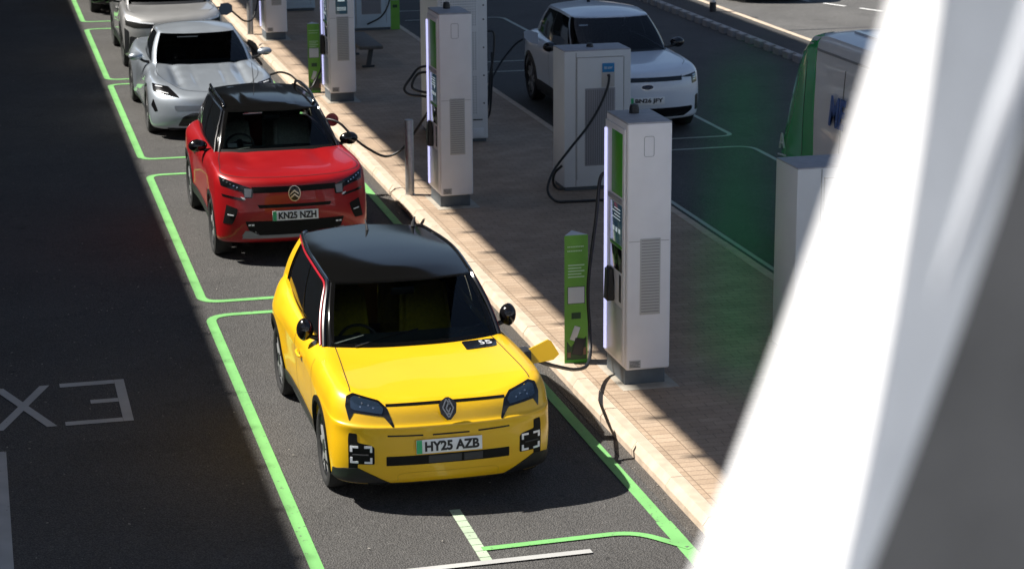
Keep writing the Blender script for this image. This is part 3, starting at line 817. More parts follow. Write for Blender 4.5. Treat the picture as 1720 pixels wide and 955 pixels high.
# ------------------------------------------------------------------ chargers
def charger(loc, label, front_screen=False, vent_front=True):
    c = empty('charging_station', loc, 0, label, 'charger', 'tall white car chargers along the kerb')
    Wd, D = .415, .66; x0, x1 = -Wd/2, Wd/2; y0, y1 = 0, D
    box('plinth', x0+.005, x1-.03, y0+.05, y1-.04, 0, .16, chplinth, c, .006)
    b = bmesh.new(); abox(b, x0, x1, y0, y1, .145, 2.40, .022, 3)
    bm_obj('body', b, chwhite, c)
    box('roof_cap', x0+.004, x1-.004, y0+.004, y1-.004, 2.385, 2.408, chtop, c, .008)
    V, F = lathe_geo([(2.405, .045), (2.45, .045), (2.485, .035), (2.495, .0005)], 20, 'z'); o = mesh_obj('antenna', V, F, satin, c); o.location = (.0, .48, 0)
    # vent on the face towards the camera: a frame with many slots
    v = box('vent', .015+x0+.11, x0+.315, -.006, .01, .66, 1.36, chgrey, c, .004)
    boxes('vent_slots', [(x0+.137, x0+.303, -.0085, -.004, .685+.0272*k, .685+.0272*k+.009) for k in range(25)], chslot, v)
    boxes('body_seam', [(x0+.02, x1-.02, -.0012, .002, 1.335, 1.339)], chslot, c)
    # small hatch with a rounded outline
    g = rpoly(rect(x0+.155, x0+.245, 2.10, 2.28), .02)
    V, F = tube_geo([Vector((a, -.0015, z)) for a, z in g], .0028, 6, True); mesh_obj('hatch_outline', V, F, chtop, c)
    o = box('rating_label', x0+.03, x0+.14, -.002, .004, .165, .24, platew if False else chgrey, c, .001)
    boxes('label_print', [(x0+.037+.0*k, x0+.13-.01*(k % 2), -.0032, -.001, .175+.012*k, .180+.012*k) for k in range(5)], plast, o)
    # road side face (-x): light strip, display, readers, plug holster
    f = x0-.002
    box('side_frame', f-.012, f+.01, .05, D-.02, .17, 2.34, chwhite, c, .006)
    box('led_strip', f-.030, f-.008, D-.085, D-.045, .20, 2.27, led, c, .006)
    box('green_display', f-.016, f-.01, .10, .42, 1.72, 2.29, green, c, .002)
    box('display_shelf', f-.022, f-.01, .09, .52, 1.655, 1.70, chtop, c, .004)
    s = box('touch_screen', f-.018, f-.01, .10, .44, 1.28, 1.64, screen, c, .002)
    boxes('screen_icons', [(f-.0195, f-.017, .14+.09*k, .14+.09*k+.05, 1.38, 1.42) for k in range(3)]+[(f-.0195, f-.017, .14, .38-.06*(k % 2), 1.50+.03*k, 1.508+.03*k) for k in range(4)], screenw, s)
    box('green_trim', f-.02, f-.008, .10, .45, 1.245, 1.272, green, c, .003)
    box('card_reader_panel', f-.018, f-.01, .10, .44, 1.03, 1.238, darkgl, c, .002)
    box('ticket_slot', f-.018, f-.009, .12, .17, .75, 1.0, plast, c, .002)
    bm = bmesh.new(); r = bmesh.ops.create_cube(bm, size=1)
    for q in r['verts']:
        t = q.co.z+.5; q.co = Vector((f-.055+q.co.x*(.10 if t < .5 else .06)+(-.0 if t > .5 else .01), .36+q.co.y*.10, .72+t*.32))
    bmesh.ops.bevel(bm, geom=bm.edges[:], offset=.018, segments=3, affect='EDGES')
    bm_obj('plug_holster', bm, satin, c)
    box('lower_panel', f-.016, f-.01, .08, .52, .20, .70, mat('panel_silver', (.62, .63, .64), .35, .3), c, .004)
    if front_screen:
        s = box('front_screen', x0+.115, x0+.30, -.007, .01, 1.40, 1.80, screen, c, .002)
        boxes('front_screen_icons', [(x0+.135, x0+.28, -.0085, -.006, 1.46+.02*k, 1.468+.02*k) for k in range(3)]+[(x0+.15, x0+.26, -.0085, -.006, 1.60, 1.65)], screenw, s)
    return c
C1 = charger((5.665, 17.74, .12), 'tall white charger nearest the camera, beside the green sign by the yellow car')
C2 = charger((5.63, 25.46, .12), 'tall white charger standing behind the steel bollard level with the red car')
C3_ = charger((5.575, 33.50, .12), 'tall white charger with a dark screen on its end, right of the bench-side green sign', True)
C4 = charger((5.53, 40.80, .12), 'farthest tall white charger, standing beside a steel bollard at the top of the picture')
for k, (x0, y0, x1, y1) in enumerate(((5.40, 17.62, 5.93, 18.50), (5.37, 25.36, 5.90, 26.2), (5.31, 33.40, 5.84, 34.25), (5.27, 40.7, 5.80, 41.5))):
    o = struct(box('concrete_pad', x0, x1, y0, y1, .10, .1215, conc, bev=0))

def cabinet(loc, W, D, H, label, m=cabwhite, face='vent', label_blue=False, antenna=True):
    c = empty('power_cabinet', loc, 0, label, 'cabinet', 'white power cabinets on the paved island')
    box('cabinet_plinth', .02, W-.02, .03, D-.03, 0, .07, chplinth, c, .004)
    b = bmesh.new(); abox(b, 0, W, 0, D, .05, H, .012, 2); bm_obj('cabinet_body', b, m, c)
    box('cabinet_lid', .003, W-.003, .003, D-.003, H-.012, H+.008, chtop, c, .005)
    if antenna:
        V, F = lathe_geo([(H, .045), (H+.03, .045), (H+.055, .03), (H+.06, .0005)], 20, 'z'); o = mesh_obj('antenna', V, F, satin, c); o.location = (W*.47, D*.5, 0)
    if face == 'vent':
        d = box('cabinet_door', .16, W-.10, -.008, .01, .14, H-.09, m, c, .003)
        boxes('door_seam', [(.150, .158, -.003, .004, .06, H-.02), (W-.098, W-.092, -.009, 0, .14, H-.09), (.16, W-.1, -.009, 0, H-.088, H-.082), (.162, .168, -.0095, 0, .14, H-.09)], chslot, d)
        v = box('vent', .27, .27+.40*W/.88, -.012, -.006, .32, 1.32 if H > 1.6 else .95, mat('cabinet_vent', (.30, .30, .32), .6), c, .002)
        n = 13
        boxes('vent_slots', [(.285+k*.029*W/.88, .285+k*.029*W/.88+.012, -.0145, -.011, .34, 1.30 if H > 1.6 else .93) for k in range(n)], mat('cabinet_vent_slot', (.20, .20, .22), .7), v)
    return c
c = cabinet((7.15, 25.98, .12), .88, .55, 1.80, 'white power cabinet with a blue label and black cable in front of the white car')
l = box('outlet_plate', .49, .66, -.016, -.008, 1.33, 1.62, chgrey, c, .003)
box('blue_label', .495, .655, -.0185, -.015, 1.52, 1.635, bluelab, l, .001)
text_obj('label_text', '50 kW', .045, signw, l, (.575, -.0195, 1.575), (PI/2, 0, 0), ext=.0004, off=.001, fit=(.11, .032))
c = cabinet((7.20, 18.10, .12), .92, .55, 1.83, 'white power cabinet half hidden by the big white beam, in front of the van', face='plain', antenna=False)
d = box('cabinet_door', .26, .86, -.008, .01, .14, 1.74, cabwhite, c, .003)
boxes('door_seam', [(.235, .242, -.002, .004, .06, 1.82), (.262, .268, -.0095, 0, .14, 1.74), (.26, .86, -.0095, 0, 1.73, 1.736)], chslot, d)
V, F = lathe_geo([(-.004, .012), (-.001, .012), (-.001, .0005)], 12); o = mesh_obj('lock', V, F, satin, c); o.rotation_euler = (0, 0, PI/2); o.location = (.12, 0, .95)
# tall perforated cabinet
c = cabinet((6.29, 29.60, .12), .72, 1.22, 2.35, 'tallest cabinet, its front pierced with rows of tiny holes, behind the second charger', m=cabwhite, face='plain')
d = box('perforated_panel', .03, .58, -.006, .01, .38, 2.28, cabwhite, c, .002)
pf = []
for band in ((.42, .95), (1.05, 1.60), (1.68, 2.24)):
    z = band[0]
    while z < band[1]:
        x = .05
        while x < .57: pf.append((x, x+.014, -.0085, -.004, z, z+.012)); x += .035
        z += .037
boxes('perforations', pf, mat('perforation', (.17, .20, .23), .7), d)
boxes('fixing_screws', [(.655, .675, -.006, .002, z, z+.02) for z in (.55, .95, 1.35, 1.75, 1.95)], satin, c)
box('name_slot', .50, .64, -.007, .002, .315, .332, plast, c, .001)
box('lower_hatch', .42, .655, -.006, .002, .07, .20, cabwhite, c, .002)
cabinet((7.05, 41.6, .12), .86, .6, 1.8, 'pale blue vented cabinet behind the bench at the top of the picture', m=cabblue)
cabinet((6.05, 45.0, .12), .88, .6, 1.8, 'pale blue cabinet farthest back, beyond the last charger', m=cabblue)

# ------------------------------------------------------------------ green sign posts
def sign(loc, label, H=1.24, w_=.225, art=True, rz=0):
    c = empty('sign_post', loc, rz, label, 'sign', 'green information posts on the paving')
    V = [(-w_/2, 0, 0), (w_/2, 0, 0), (.0, .16, 0), (-w_/2, 0, H-.01), (w_/2, 0, H-.01), (0, .16, H+.0)]
    F = [(0, 1, 4, 3), (1, 2, 5, 4), (2, 0, 3, 5), (0, 2, 1), (3, 4, 5)]
    mesh_obj('post_body', V, F, [greens, cabwhite], c, smooth=False, mi=[0, 0, 0, 0, 1])
    b = w_*.5
    t = boxes('sign_lettering', [(-b*.75+.016*k, -b*.75+.016*k+.011, -.002, .001, z, z+.011) for z in (H-.125, H-.165) for k in range(10 if z > H-.15 else 9)]
              + [(-b*.7, b*.7-.03*(k % 2), -.002, .001, H-.30-.028*k, H-.29-.028*k) for k in range(5)], mat('sign_bright_text', (.55, .75, .50), .5), c)
    q = box('printed_square', -.078, .078, -.002, .001, .58, .735, signw, c, 0)   # plain square where the code is left out
    box('printed_frame', -.083, .083, -.0012, .001, .575, .74, plast, c, 0)
    r = box('reader_symbol', -.045, .045, -.002, .001, .43, .49, greend, c, 0)
    if art:
        bm = bmesh.new()
        vs = [bm.verts.new((x, -.002, z)) for x, z in ((-.09, .02), (.10, .02), (.10, .26), (.05, .20), (.0, .22), (-.05, .16), (-.09, .22))]; bm.faces.new(vs)
        bm_obj('printed_background', bm, greend, c, smooth=False)
        o = box('printed_phone', -.03, .03, -.003, -.001, -.07, .07, signw, c, .004); o.location = (-.01, -.001, .29); o.rotation_euler = (0, RAD(20), 0)
        o = box('printed_wallet', -.05, .05, -.003, -.001, -.08, .08, plast, c, .004); o.location = (.025, -.0025, .16); o.rotation_euler = (0, RAD(12), 0)
        box('printed_thumb', -.085, -.052, -.004, -.001, .06, .11, skin, c, .0012); box('printed_fingers', .07, .1, -.004, -.001, .08, .15, skin, c, .0012)
        box('printed_footer', -b+.006, b-.006, -.005, -.002, .004, .035, green, c, 0)
    return c
sign((5.225, 18.57, .12), 'green sign post nearest the camera, beside the yellow car and the first charger')
sign((5.27, 34.5, .12), 'green sign post beside the third charger, behind the roof of the red car', H=1.14, w_=.2)
sign((7.99, 41.6, .12), 'green sign post at the far back beside the pale blue cabinet', H=1.3, w_=.18, art=False)

def bollard(loc, h, label):
    c = empty('bollard', loc, 0, label, 'bollard', 'brushed steel bollards at the kerb')
    V, F = lathe_geo([(0, .057), (h-.01, .057), (h, .05), (h, .0005)], 36, 'z'); mesh_obj('tube', V, F, steel, c)
    V, F = lathe_geo([(0, .068), (.006, .068), (.006, .057)], 36, 'z'); mesh_obj('base_ring', V, F, steel, c)
bollard((5.205, 26.33, .12), .97, 'brushed steel bollard beside the red car, in front of the second charger')
bollard((5.14, 41.72, .12), .97, 'brushed steel bollard at the top of the picture beside the farthest charger')
c = empty('marker_post', (14.88, 42.4, .12), 0, 'short black and white post standing at the far road edge', 'post')
V, F = lathe_geo([(0, .07), (.19, .07), (.2, .06), (.2, .0005)], 20, 'z'); mesh_obj('black_foot', V, F, plast, c)
V, F = lathe_geo([(.2, .055), (1.0, .055), (1.0, .0005)], 20, 'z'); mesh_obj('post_tube', V, F, mat('post_white', (.6, .6, .6), .5), c)

# bench: one long plank on slanted legs
c = empty('bench', (6.63, 37.7, .12), 0, 'long narrow grey timber bench behind the third charger', 'bench')
bm = bmesh.new(); abox(bm, -.21, .21, -.93, .95, .335, .395, .012, 2); bm_obj('seat', bm, bench_m, c)
for y in (-.72, .8):
    P0 = Vector((-.03, y-.02, 0.01)); P1 = Vector((.03, y, .335))
    g = [tube_geo([P0, P1], .055, 4), tube_geo([P0+Vector((-.11, 0, .005)), P0+Vector((.11, 0, .005))], .03, 4)]
    mesh_obj('leg', *join_geo(g), bench_l, c, smooth=False)

# ------------------------------------------------------------------ charging cables
CR = .0165
def cable(name, pts, label, r=CR, group=True):
    o = tube(name, pts, r, cablem, None, 12, 10); tag(o, label, 'cable', 'black charging cables'); return o
cable('charging_cable', [(5.50, 18.42, 1.95), (5.42, 18.45, 1.90), (5.36, 18.38, 1.55), (5.27, 18.32, .95), (5.27, 18.27, .55), (5.24, 18.14, .35), (5.12, 17.85, .31), (4.90, 17.45, .41), (4.65, 17.0, .58), (4.42, 16.62, .74), (4.29, 16.45, .83), (4.20, 16.42, .87)], 'black charging cable from the nearest charger into the flap of the yellow car')
cable('charging_cable', [(5.55, 26.15, 1.30), (5.50, 26.5, 1.15), (5.36, 26.75, .84), (5.2, 26.8, .62), (5.0, 26.85, .53), (4.8, 26.9, .62), (4.62, 26.9, .76), (4.45, 27.0, .95), (4.33, 27.1, 1.0), (4.24, 27.2, .98)], 'black charging cable sagging from the second charger to the red car')
cable('charging_cable', [(5.56, 26.16, 1.78), (5.40, 26.5, 1.72), (5.28, 26.5, 1.60), (5.19, 26.5, 1.46), (5.26, 26.5, 1.38), (5.42, 26.45, 1.36), (5.58, 26.14, 1.36)], 'spare loop of black cable on the side of the second charger')
cable('charging_cable', [(5.55, 26.16, 1.70), (5.36, 26.4, 1.66), (5.27, 26.4, 1.50), (5.38, 26.4, 1.43), (5.56, 26.16, 1.43)], 'smaller inner loop of black cable on the side of the second charger')
cable('charging_cable', [(7.72, 25.95, 1.60), (7.71, 25.87, 1.60), (7.67, 25.82, 1.46), (7.55, 25.78, 1.22), (7.36, 25.7, .98), (7.12, 25.6, .75), (6.88, 25.5, .50), (6.78, 25.42, .28), (6.86, 25.35, .15), (7.05, 25.32, .137), (7.4, 25.3, .137), (7.9, 25.3, .137), (8.05, 25.6, .137)], 'long black cable hanging from the blue labelled cabinet and looping on the paving')
cable('charging_cable', [(7.0, 25.55, .55), (6.92, 25.6, .45), (6.93, 25.7, .30), (7.03, 25.85, .19), (7.14, 25.95, .17)], 'short black cable curling round the foot of the blue labelled cabinet')
cable('charging_cable', [(5.45, 34.0, 1.6), (5.41, 34.1, .95), (5.37, 34.25, .62), (5.28, 34.3, .40), (5.15, 34.2, .24), (5.0, 34.0, .32), (4.85, 33.6, .48), (4.66, 33.1, .66), (4.50, 33.0, .72), (4.36, 32.95, .70), (4.28, 32.95, .68)], 'black charging cable from the third charger to the silver coupe')
cable('charging_cable', [(5.38, 41.3, 1.5), (5.25, 41.0, 1.05), (5.12, 40.7, .68), (5.02, 40.55, .55), (4.88, 40.5, .55), (4.72, 40.4, .68), (4.58, 40.3, .80), (4.42, 40.3, .84), (4.28, 40.3, .85)], 'black charging cable from the farthest charger to the pale silver car')
cable('charging_cable', [(7.17, 30.0, 1.35), (7.19, 30.1, .9), (7.2, 30.3, .40), (7.3, 31.0, .25), (7.6, 32.2, .38), (7.95, 32.8, .70), (8.25, 33.0, .98), (8.40, 33.0, 1.08)], 'black charging cable from the perforated cabinet to the white car')
cable('charging_cable', [(7.02, 30.0, 1.62), (7.10, 29.95, 1.66), (7.19, 29.95, 1.62), (7.18, 29.95, 1.3), (7.13, 29.95, 1.02), (7.11, 30.0, .6), (7.05, 30.1, .3)], 'black cable and plug hanging at the side of the perforated cabinet')
cable('charging_cable', [(7.92, 41.5, 1.9), (7.9, 41.45, 1.3), (7.86, 41.45, .75), (7.7, 41.45, .42), (7.4, 41.45, .26)], 'black cable hanging across the front of the pale blue vented cabinet')
def haze():  # made-up sheet close to the lens that lays a soft green haze
    m = bpy.data.materials.new('green_tinted_acrylic'); m.use_nodes = True; n = m.node_tree.nodes; L = m.node_tree.links; n.clear()
    out = n.new('ShaderNodeOutputMaterial'); tr = n.new('ShaderNodeBsdfTransparent'); tr.inputs[0].default_value = (.93, .99, .95, 1)
    df = n.new('ShaderNodeBsdfTranslucent'); df.inputs[0].default_value = (.02, .45, .10, 1)
    d2 = n.new('ShaderNodeBsdfDiffuse'); d2.inputs[0].default_value = (.02, .45, .10, 1); ad = n.new('ShaderNodeMixShader'); L.new(df.outputs[0], ad.inputs[1]); L.new(d2.outputs[0], ad.inputs[2])
    mx = n.new('ShaderNodeMixShader'); nz = n.new('ShaderNodeTexNoise'); nz.inputs['Scale'].default_value = 9; nz.inputs['Detail'].default_value = 3; tcc = n.new('ShaderNodeTexCoord'); L.new(tcc.outputs['Object'], nz.inputs['Vector']); mrr = n.new('ShaderNodeMapRange'); mrr.inputs[1].default_value = .35; mrr.inputs[2].default_value = .65; mrr.inputs[3].default_value = .012; mrr.inputs[4].default_value = .046; L.new(nz.outputs[0], mrr.inputs[0]); L.new(mrr.outputs[0], mx.inputs[0]); L.new(tr.outputs[0], mx.inputs[1]); L.new(ad.outputs[0], mx.inputs[2]); L.new(mx.outputs[0], out.inputs[0])
    P = [Vector(p) for p in HAZE]; nn = (P[1]-P[0]).cross(P[3]-P[0]).normalized()*.004
    bm = bmesh.new(); Q = []
    for i in range(4):   # rounded corners
        p, a, b = P[i], P[i-1], P[(i+1) % 4]; s = p.lerp(a, .25); e = p.lerp(b, .25)
        for k in range(6):
            t = k/5; Q.append((1-t)**2*s+2*t*(1-t)*p+t*t*e)
    a = [bm.verts.new(p) for p in Q]; b = [bm.verts.new(p-nn) for p in Q]; N = len(Q)
    bm.faces.new(a); bm.faces.new(b[::-1])
    for i in range(N): bm.faces.new((a[i], b[i], b[(i+1) % N], a[(i+1) % N]))
    o = bm_obj('tinted_pane', bm, m, smooth=False); tag(o, 'faint green tinted clear pane fixed beside the big white beam', 'pane')
haze()

# loose grit, chips and dead leaves lying on the tarmac and in the gutter
random.seed(11)
bm = bmesh.new()
for k in range(520):
    u = random.random()
    if u < .55: x, y = random.uniform(-1.2, 5.0), random.uniform(14, 40)
    elif u < .68: x, y = KX-abs(random.gauss(0, .10))-.01, random.uniform(14, 34)
    else: x, y = random.uniform(-1.0, 2.0), random.uniform(14.5, 24)
    r = random.uniform(.003, .008)*(1.4 if random.random() < .1 else 1)
    m4 = Matrix.Translation((x, y, .009+r*.3)) @ Matrix.Rotation(random.uniform(0, 6.28), 4, 'Z') @ Matrix.Diagonal((r*random.uniform(.8, 2.0), r, r*.5, 1))
    bmesh.ops.create_icosphere(bm, subdivisions=1, radius=1, matrix=m4)
o = bm_obj('grit', bm, mat('grit_stone', (.30, .28, .25), .8, noise=(3, .5)), smooth=False); tag(o, 'loose pale grit and chips scattered over the tarmac and the gutter', 'grit', kind='stuff')
# ------------------------------------------------------------------ cars
def arch_poly(y, z, r0, r1, zlow, n=30):
    """ring segment above zlow, in (y,z)"""
    a0 = math.asin(max(-1, min(1, (zlow-z)/r1))); b0 = math.asin(max(-1, min(1, (zlow-z)/r0)))
    o = [(y+r1*math.cos(a0+(PI-2*a0)*k/n), z+r1*math.sin(a0+(PI-2*a0)*k/n)) for k in range(n+1)]
    i = [(y+r0*math.cos(b0+(PI-2*b0)*k/n), z+r0*math.sin(b0+(PI-2*b0)*k/n)) for k in range(n+1)]
    return o+i[::-1]
def underbody(root, hw, y0, y1, z=.2, hubs=((0, .335), (2.54, .335)), R=.36):
    boxes('underbody', [(-hw+.26, hw-.26, y0+.15, y1-.15, z-.01, z+.3), (-hw+.06, hw-.06, hubs[0][0]+R+.06, hubs[1][0]-R-.06, z-.02, z+.08)], satin, root)
def seat_band(*a): pass

def edge_path(cb, s, i0, t1, i1, off):
    K = [(i0, -.02), (i0, .3), (i0, .6), (i0+.1, .84), (i0+1.2, t1-.02), (i0+3.5, t1), (i0+8, t1)]
    n = 8; K += [(i0+8+(i1-i0-8)*k/n, t1) for k in range(1, n+1)]
    return [cb.P(min(max(p.x, 0), cb.N-1), p.y, s, off) for p in spline([(a, b, 0) for a, b in K], 5)]
# ---- yellow hatchback
def yellow_car():
    c = empty('parked_car', (3.315, 16.19, 0), 0, 'bright yellow hatchback with black roof, nearest the camera, plugged in at the kerb', 'car', 'cars parked and charging along the kerb')
    WB = 2.54; hz = .335
    lv = [dict(yF=-.60, yR=3.0, cf=.38, pf=2.8, W=[(-.6, .74), (0, .74), (2.5, .74), (3, .7)], Z=.20),
          dict(yF=-.735, yR=3.09, cf=.38, pf=2.8, W=[(-.7, .84), (0, .855), (.7, .80), (1.9, .80), (2.54, .86), (3, .82)], Z=.225),
          dict(yF=-.775, yR=3.12, cf=.38, pf=2.8, W=[(-.7, .865), (0, .878), (.7, .835), (1.9, .835), (2.54, .882), (3, .84)], Z=.34),
          dict(yF=-.788, yR=3.13, cf=.38, pf=2.8, W=[(-.7, .872), (0, .888), (.65, .862), (1.3, .848), (1.9, .858), (2.54, .893), (3, .85)], Z=.50),
          dict(yF=-.785, yR=3.13, cf=.38, pf=2.8, W=[(-.7, .868), (0, .890), (.7, .868), (1.3, .852), (1.9, .862), (2.54, .893), (3, .85)], Z=.635),
          dict(yF=-.792, yR=3.12, cf=.38, pf=2.8, W=[(-.7, .864), (0, .889), (.7, .872), (1.3, .862), (1.9, .870), (2.54, .890), (3, .845)], Z=[(-.78, .690), (-.4, .725), (0, .75), (3, .77)]),
          dict(yF=-.772, yR=3.12, cf=.38, pf=2.8, W=[(-.7, .858), (0, .886), (.7, .872), (1.3, .862), (1.9, .870), (2.54, .890), (3, .845)], Z=[(-.78, .712), (-.4, .750), (0, .775), (3, .80)]),
          dict(yF=-.735, yR=3.10, cf=.38, pf=2.8, W=[(-.7, .85), (0, .872), (.7, .862), (1.3, .850), (2.54, .870), (3, .82)], Z=[(-.75, .79), (-.45, .84), (0, .868), (1.5, .87), (3, .88)]),
          dict(yF=-.690, yR=3.08, cf=.38, pf=2.8, W=[(-.7, .815), (0, .835), (.7, .82), (1.3, .805), (2.54, .825), (3, .79)], Z=[(-.7, .845), (-.5, .91), (0, .940), (1.5, .935), (2.3, .965), (3, 1.0)]),
          dict(yF=-.64, yR=3.06, cf=.38, pf=2.8, W=[(-.7, .75), (0, .765), (.7, .75), (1.3, .75), (2.54, .765), (3, .735)], Z=[(-.66, .868), (-.45, .945), (-.1, .972), (.5, .985), (1.5, .968), (2.3, 1.01), (2.8, 1.07), (3.06, 1.08)])]
    bm = body_geo(lv, [(-.66, .868), (-.5, .900), (-.3, .928), (0, .955), (.45, .990), (1, .99), (2.3, 1.0), (3.06, 1.06)], 2.2)
    bvh = BVHTree.FromBMesh(bm)
    me = cut_arches(bm, [(0, hz), (WB, hz)], .372, .89)
    base = dict(yF=.42, A=(.685, .555), A2=(.748, .68), W=[(.6, .745), (1.3, .755), (2.0, .76), (2.9, .735)], C=(.73, 2.88), C2=(.65, 3.02), yR=3.04, Z=[(.42, .992), (.6, .985), (1.2, .965), (2, .972), (2.9, 1.03)])
    top = dict(yF=1.00, A=(.578, 1.05), A2=(.610, 1.13), W=[(1.1, .609), (1.7, .624), (2.2, .612), (2.8, .556)], C=(.552, 2.80), C2=(.51, 2.89), yR=2.935, Z=[(1.0, 1.405), (1.15, 1.412), (1.7, 1.44), (2.2, 1.435), (2.9, 1.415)])
    cb = Cabin(base, top, [(1.0, 1.405), (1.3, 1.455), (1.8, 1.474), (2.3, 1.470), (2.94, 1.450)], bulge=(.035, .022))
    open_deck(me, cb)
    body = tidy(me, yellow, 'body', c, 40)
    cb.roof('roof', roofblk, c, t0=.965)
    cb.grid('windscreen', 0, 25, .055, .985, windg, c, both=True)
    t = cb.grid('windscreen_surround', 25, 31, -.01, .985, roofblk, c, off=.001); cb.grid('windscreen_surround', 25, 31, -.01, .985, roofblk, c, sign=-1, off=.001)
    cb.grid('scuttle', 0, 26, -.02, .06, roofblk, c, both=True, off=.003)
    for s in (-1, 1):
        cb.grid('side_window', 32, 56, .05, .93, darkgl, c, sign=s, off=-.004); cb.grid('side_window', 57.5, 83, .05, .93, darkgl, c, sign=s, off=-.004)
        cb.grid('window_frame', 56, 57.5, .02, .95, blackp, c, sign=s); cb.grid('window_frame', 31, 91, -.03, .055, blackp, c, sign=s, off=.002)
        cb.grid('window_frame', 31, 91, .925, .97, blackp, c, sign=s, off=.002)
        cb.grid('rear_pillar', 83, 98, -.02, .97, blackp, c, sign=s)
        cb.grid('body_pillar', 84.5, 97, -.03, .90, yellow, c, sign=s, off=.010)
        P = edge_path(cb, s, 30.5, .93, 92, .012)
        V, F = tube_geo(P, .0115, 8); mesh_obj('red_roof_line', V, F, redline, c)
        P = edge_path(cb, s, 28.5, .985, 96, .006)
        V, F = tube_geo(P, .020, 8); mesh_obj('roof_rail_trim', V, F, blackp, c)
    cb.grid('rear_window', 98, 116, .06, .95, darkgl, c, both=False); cb.grid('rear_window', 98, 116, .06, .95, darkgl, c, sign=-1)
    cb.grid('rear_base', 97, 116, -.02, .07, blackp, c, off=.002); cb.grid('rear_base', 97, 116, -.02, .07, blackp, c, sign=-1, off=.002)
    interior(c, .42, .985, .70, seaty, swz=.90)
    o = box('rear_view_mirror', -.10, .10, .0, .03, -.03, .03, satin, c, .01); o.location = (0, .97, 1.31)
    # front details in (x,z), projected on the nose
    P = lambda n, p, m, **k: patch(n, bvh, p, 'f', m, c, **k)
    for s in (1, -1):
        sd = (lambda q: q) if s > 0 else mirx
        hl = sd([(.750, .735), (.768, .84), (.752, .905), (.700, .922), (.515, .878), (.462, .830), (.420, .700), (.436, .697), (.495, .772), (.60, .785), (.712, .798)])
        h = P('headlight', rpoly(hl, .010), blackp, off=.003)
        l2 = sd([(.730, .830), (.726, .895), (.694, .906), (.522, .864), (.490, .826), (.505, .790), (.60, .803), (.71, .818)])
        patch('headlight_lens', bvh, rpoly(l2, .01), 'f', lens, h, off=.007, th=.004)
        for (x, z) in ((.645, .862), (.60, .848), (.66, .838), (.565, .83)):
            p2 = [(s*x+.007*math.cos(a), z+.006*math.sin(a)) for a in [2*PI*k/10 for k in range(10)]]
            patch('headlight_bulb', bvh, p2, 'f', lampin, h, off=.0085, th=.002)
        fr = sd(rpoly([(.575, .40), (.575, .535), (.60, .555), (.700, .575), (.700, .645), (.758, .650), (.765, .60), (.765, .35), (.70, .35), (.70, .40)], .012))
        f_ = P('fog_surround', fr, matblk, off=.003)
        # square running light: four corner brackets
        X0, X1, Z0, Z1, t = .592, .752, .408, .548, .016; g = .058
        for pl in ([(X0, Z1), (X0+g, Z1), (X0+g, Z1-t), (X0+t, Z1-t), (X0+t, Z1-g+.01), (X0, Z1-g+.01)], [(X1, Z1), (X1-g, Z1), (X1-g, Z1-t), (X1-t, Z1-t), (X1-t, Z1-g+.01), (X1, Z1-g+.01)],
                   [(X0, Z0), (X0+g, Z0), (X0+g, Z0+t), (X0+t, Z0+t), (X0+t, Z0+g-.01), (X0, Z0+g-.01)], [(X1, Z0), (X1-g, Z0), (X1-g, Z0+t), (X1-t, Z0+t), (X1-t, Z0+g-.01), (X1, Z0+g-.01)]):
            patch('running_light', bvh, sd(pl), 'f', drl, f_, off=.008, th=.004)
        patch('fog_vane', bvh, sd([(.62, .474), (.735, .474), (.735, .482), (.62, .482)]), 'f', plast, f_, off=.012, th=.006)
        P('lower_corner_trim', sd([(.44, .225), (.47, .245), (.60, .315), (.70, .368), (.80, .355), (.862, .33), (.862, .185), (.44, .185)]), trimblk, off=.008)
    P('grille_line', rect(-.47, .47, .838, .856), blackp, off=.002)
    lg = flatpart('badge_shield', [(0.012, .900), (.046, .878), (.070, .845), (.060, .775), (.014, .722), (-.014, .722), (-.060, .775), (-.070, .845), (-.046, .878), (-.012, .900)], -.765, .80, RAD(24), blackp, c, th=.016)
    def bar(p, q, w_):
        A, B = Vector(p), Vector(q); d = (B-A).normalized(); n_ = Vector((-d.y, d.x))*w_/2; return [tuple(A+n_), tuple(A-n_), tuple(B-n_), tuple(B+n_)]
    for (p, q) in (((-.010, .885), (-.042, .818)), ((-.042, .818), (-.002, .742)), ((-.010, .885), (.012, .842)), ((.010, .885), (.042, .812)), ((.042, .812), (.004, .742)), ((-.016, .812), (.010, .762)), ((-.016, .812), (.010, .866)), ((.018, .816), (-.010, .760))):
        flatpart('badge_lozenge', bar(p, q, .009), -.765, .80, RAD(24), greyskid, lg, th=.004, push=.0165)
    for a, b, z0, z1 in ((-.475, -.20, .628, .622), (-.125, .165, .620, .620), (.235, .49, .624, .632)):
        P('bumper_slot', [(a, z0-.007), (b, z1-.007), (b, z1+.006), (a, z0+.006)], blackp, off=.0015)
    g_ = P('lower_intake', rpoly(rect(-.487, .487, .385, .462), .006), matblk, off=.002)
    patch('intake_mesh', bvh, rect(-.16, .10, .393, .452), 'f', plast, g_, off=.004, th=.003); patch('intake_mesh', bvh, rect(.12, .27, .393, .452), 'f', plast, g_, off=.004, th=.003)
    P('lower_lip', rect(-.62, .62, .175, .232), trimblk, off=.006)
    ribbon('bumper_crease', bvh, [(-.40, .255), (-.36, .315), (0, .318), (.36, .315), (.40, .255)], 'f', .004, mat('yellow_seam', (.55, .33, .01), .5), c, n=8)
    plate(c, 'HY25 AZB', -.806, .533, RAD(-3))
    darkish = satin
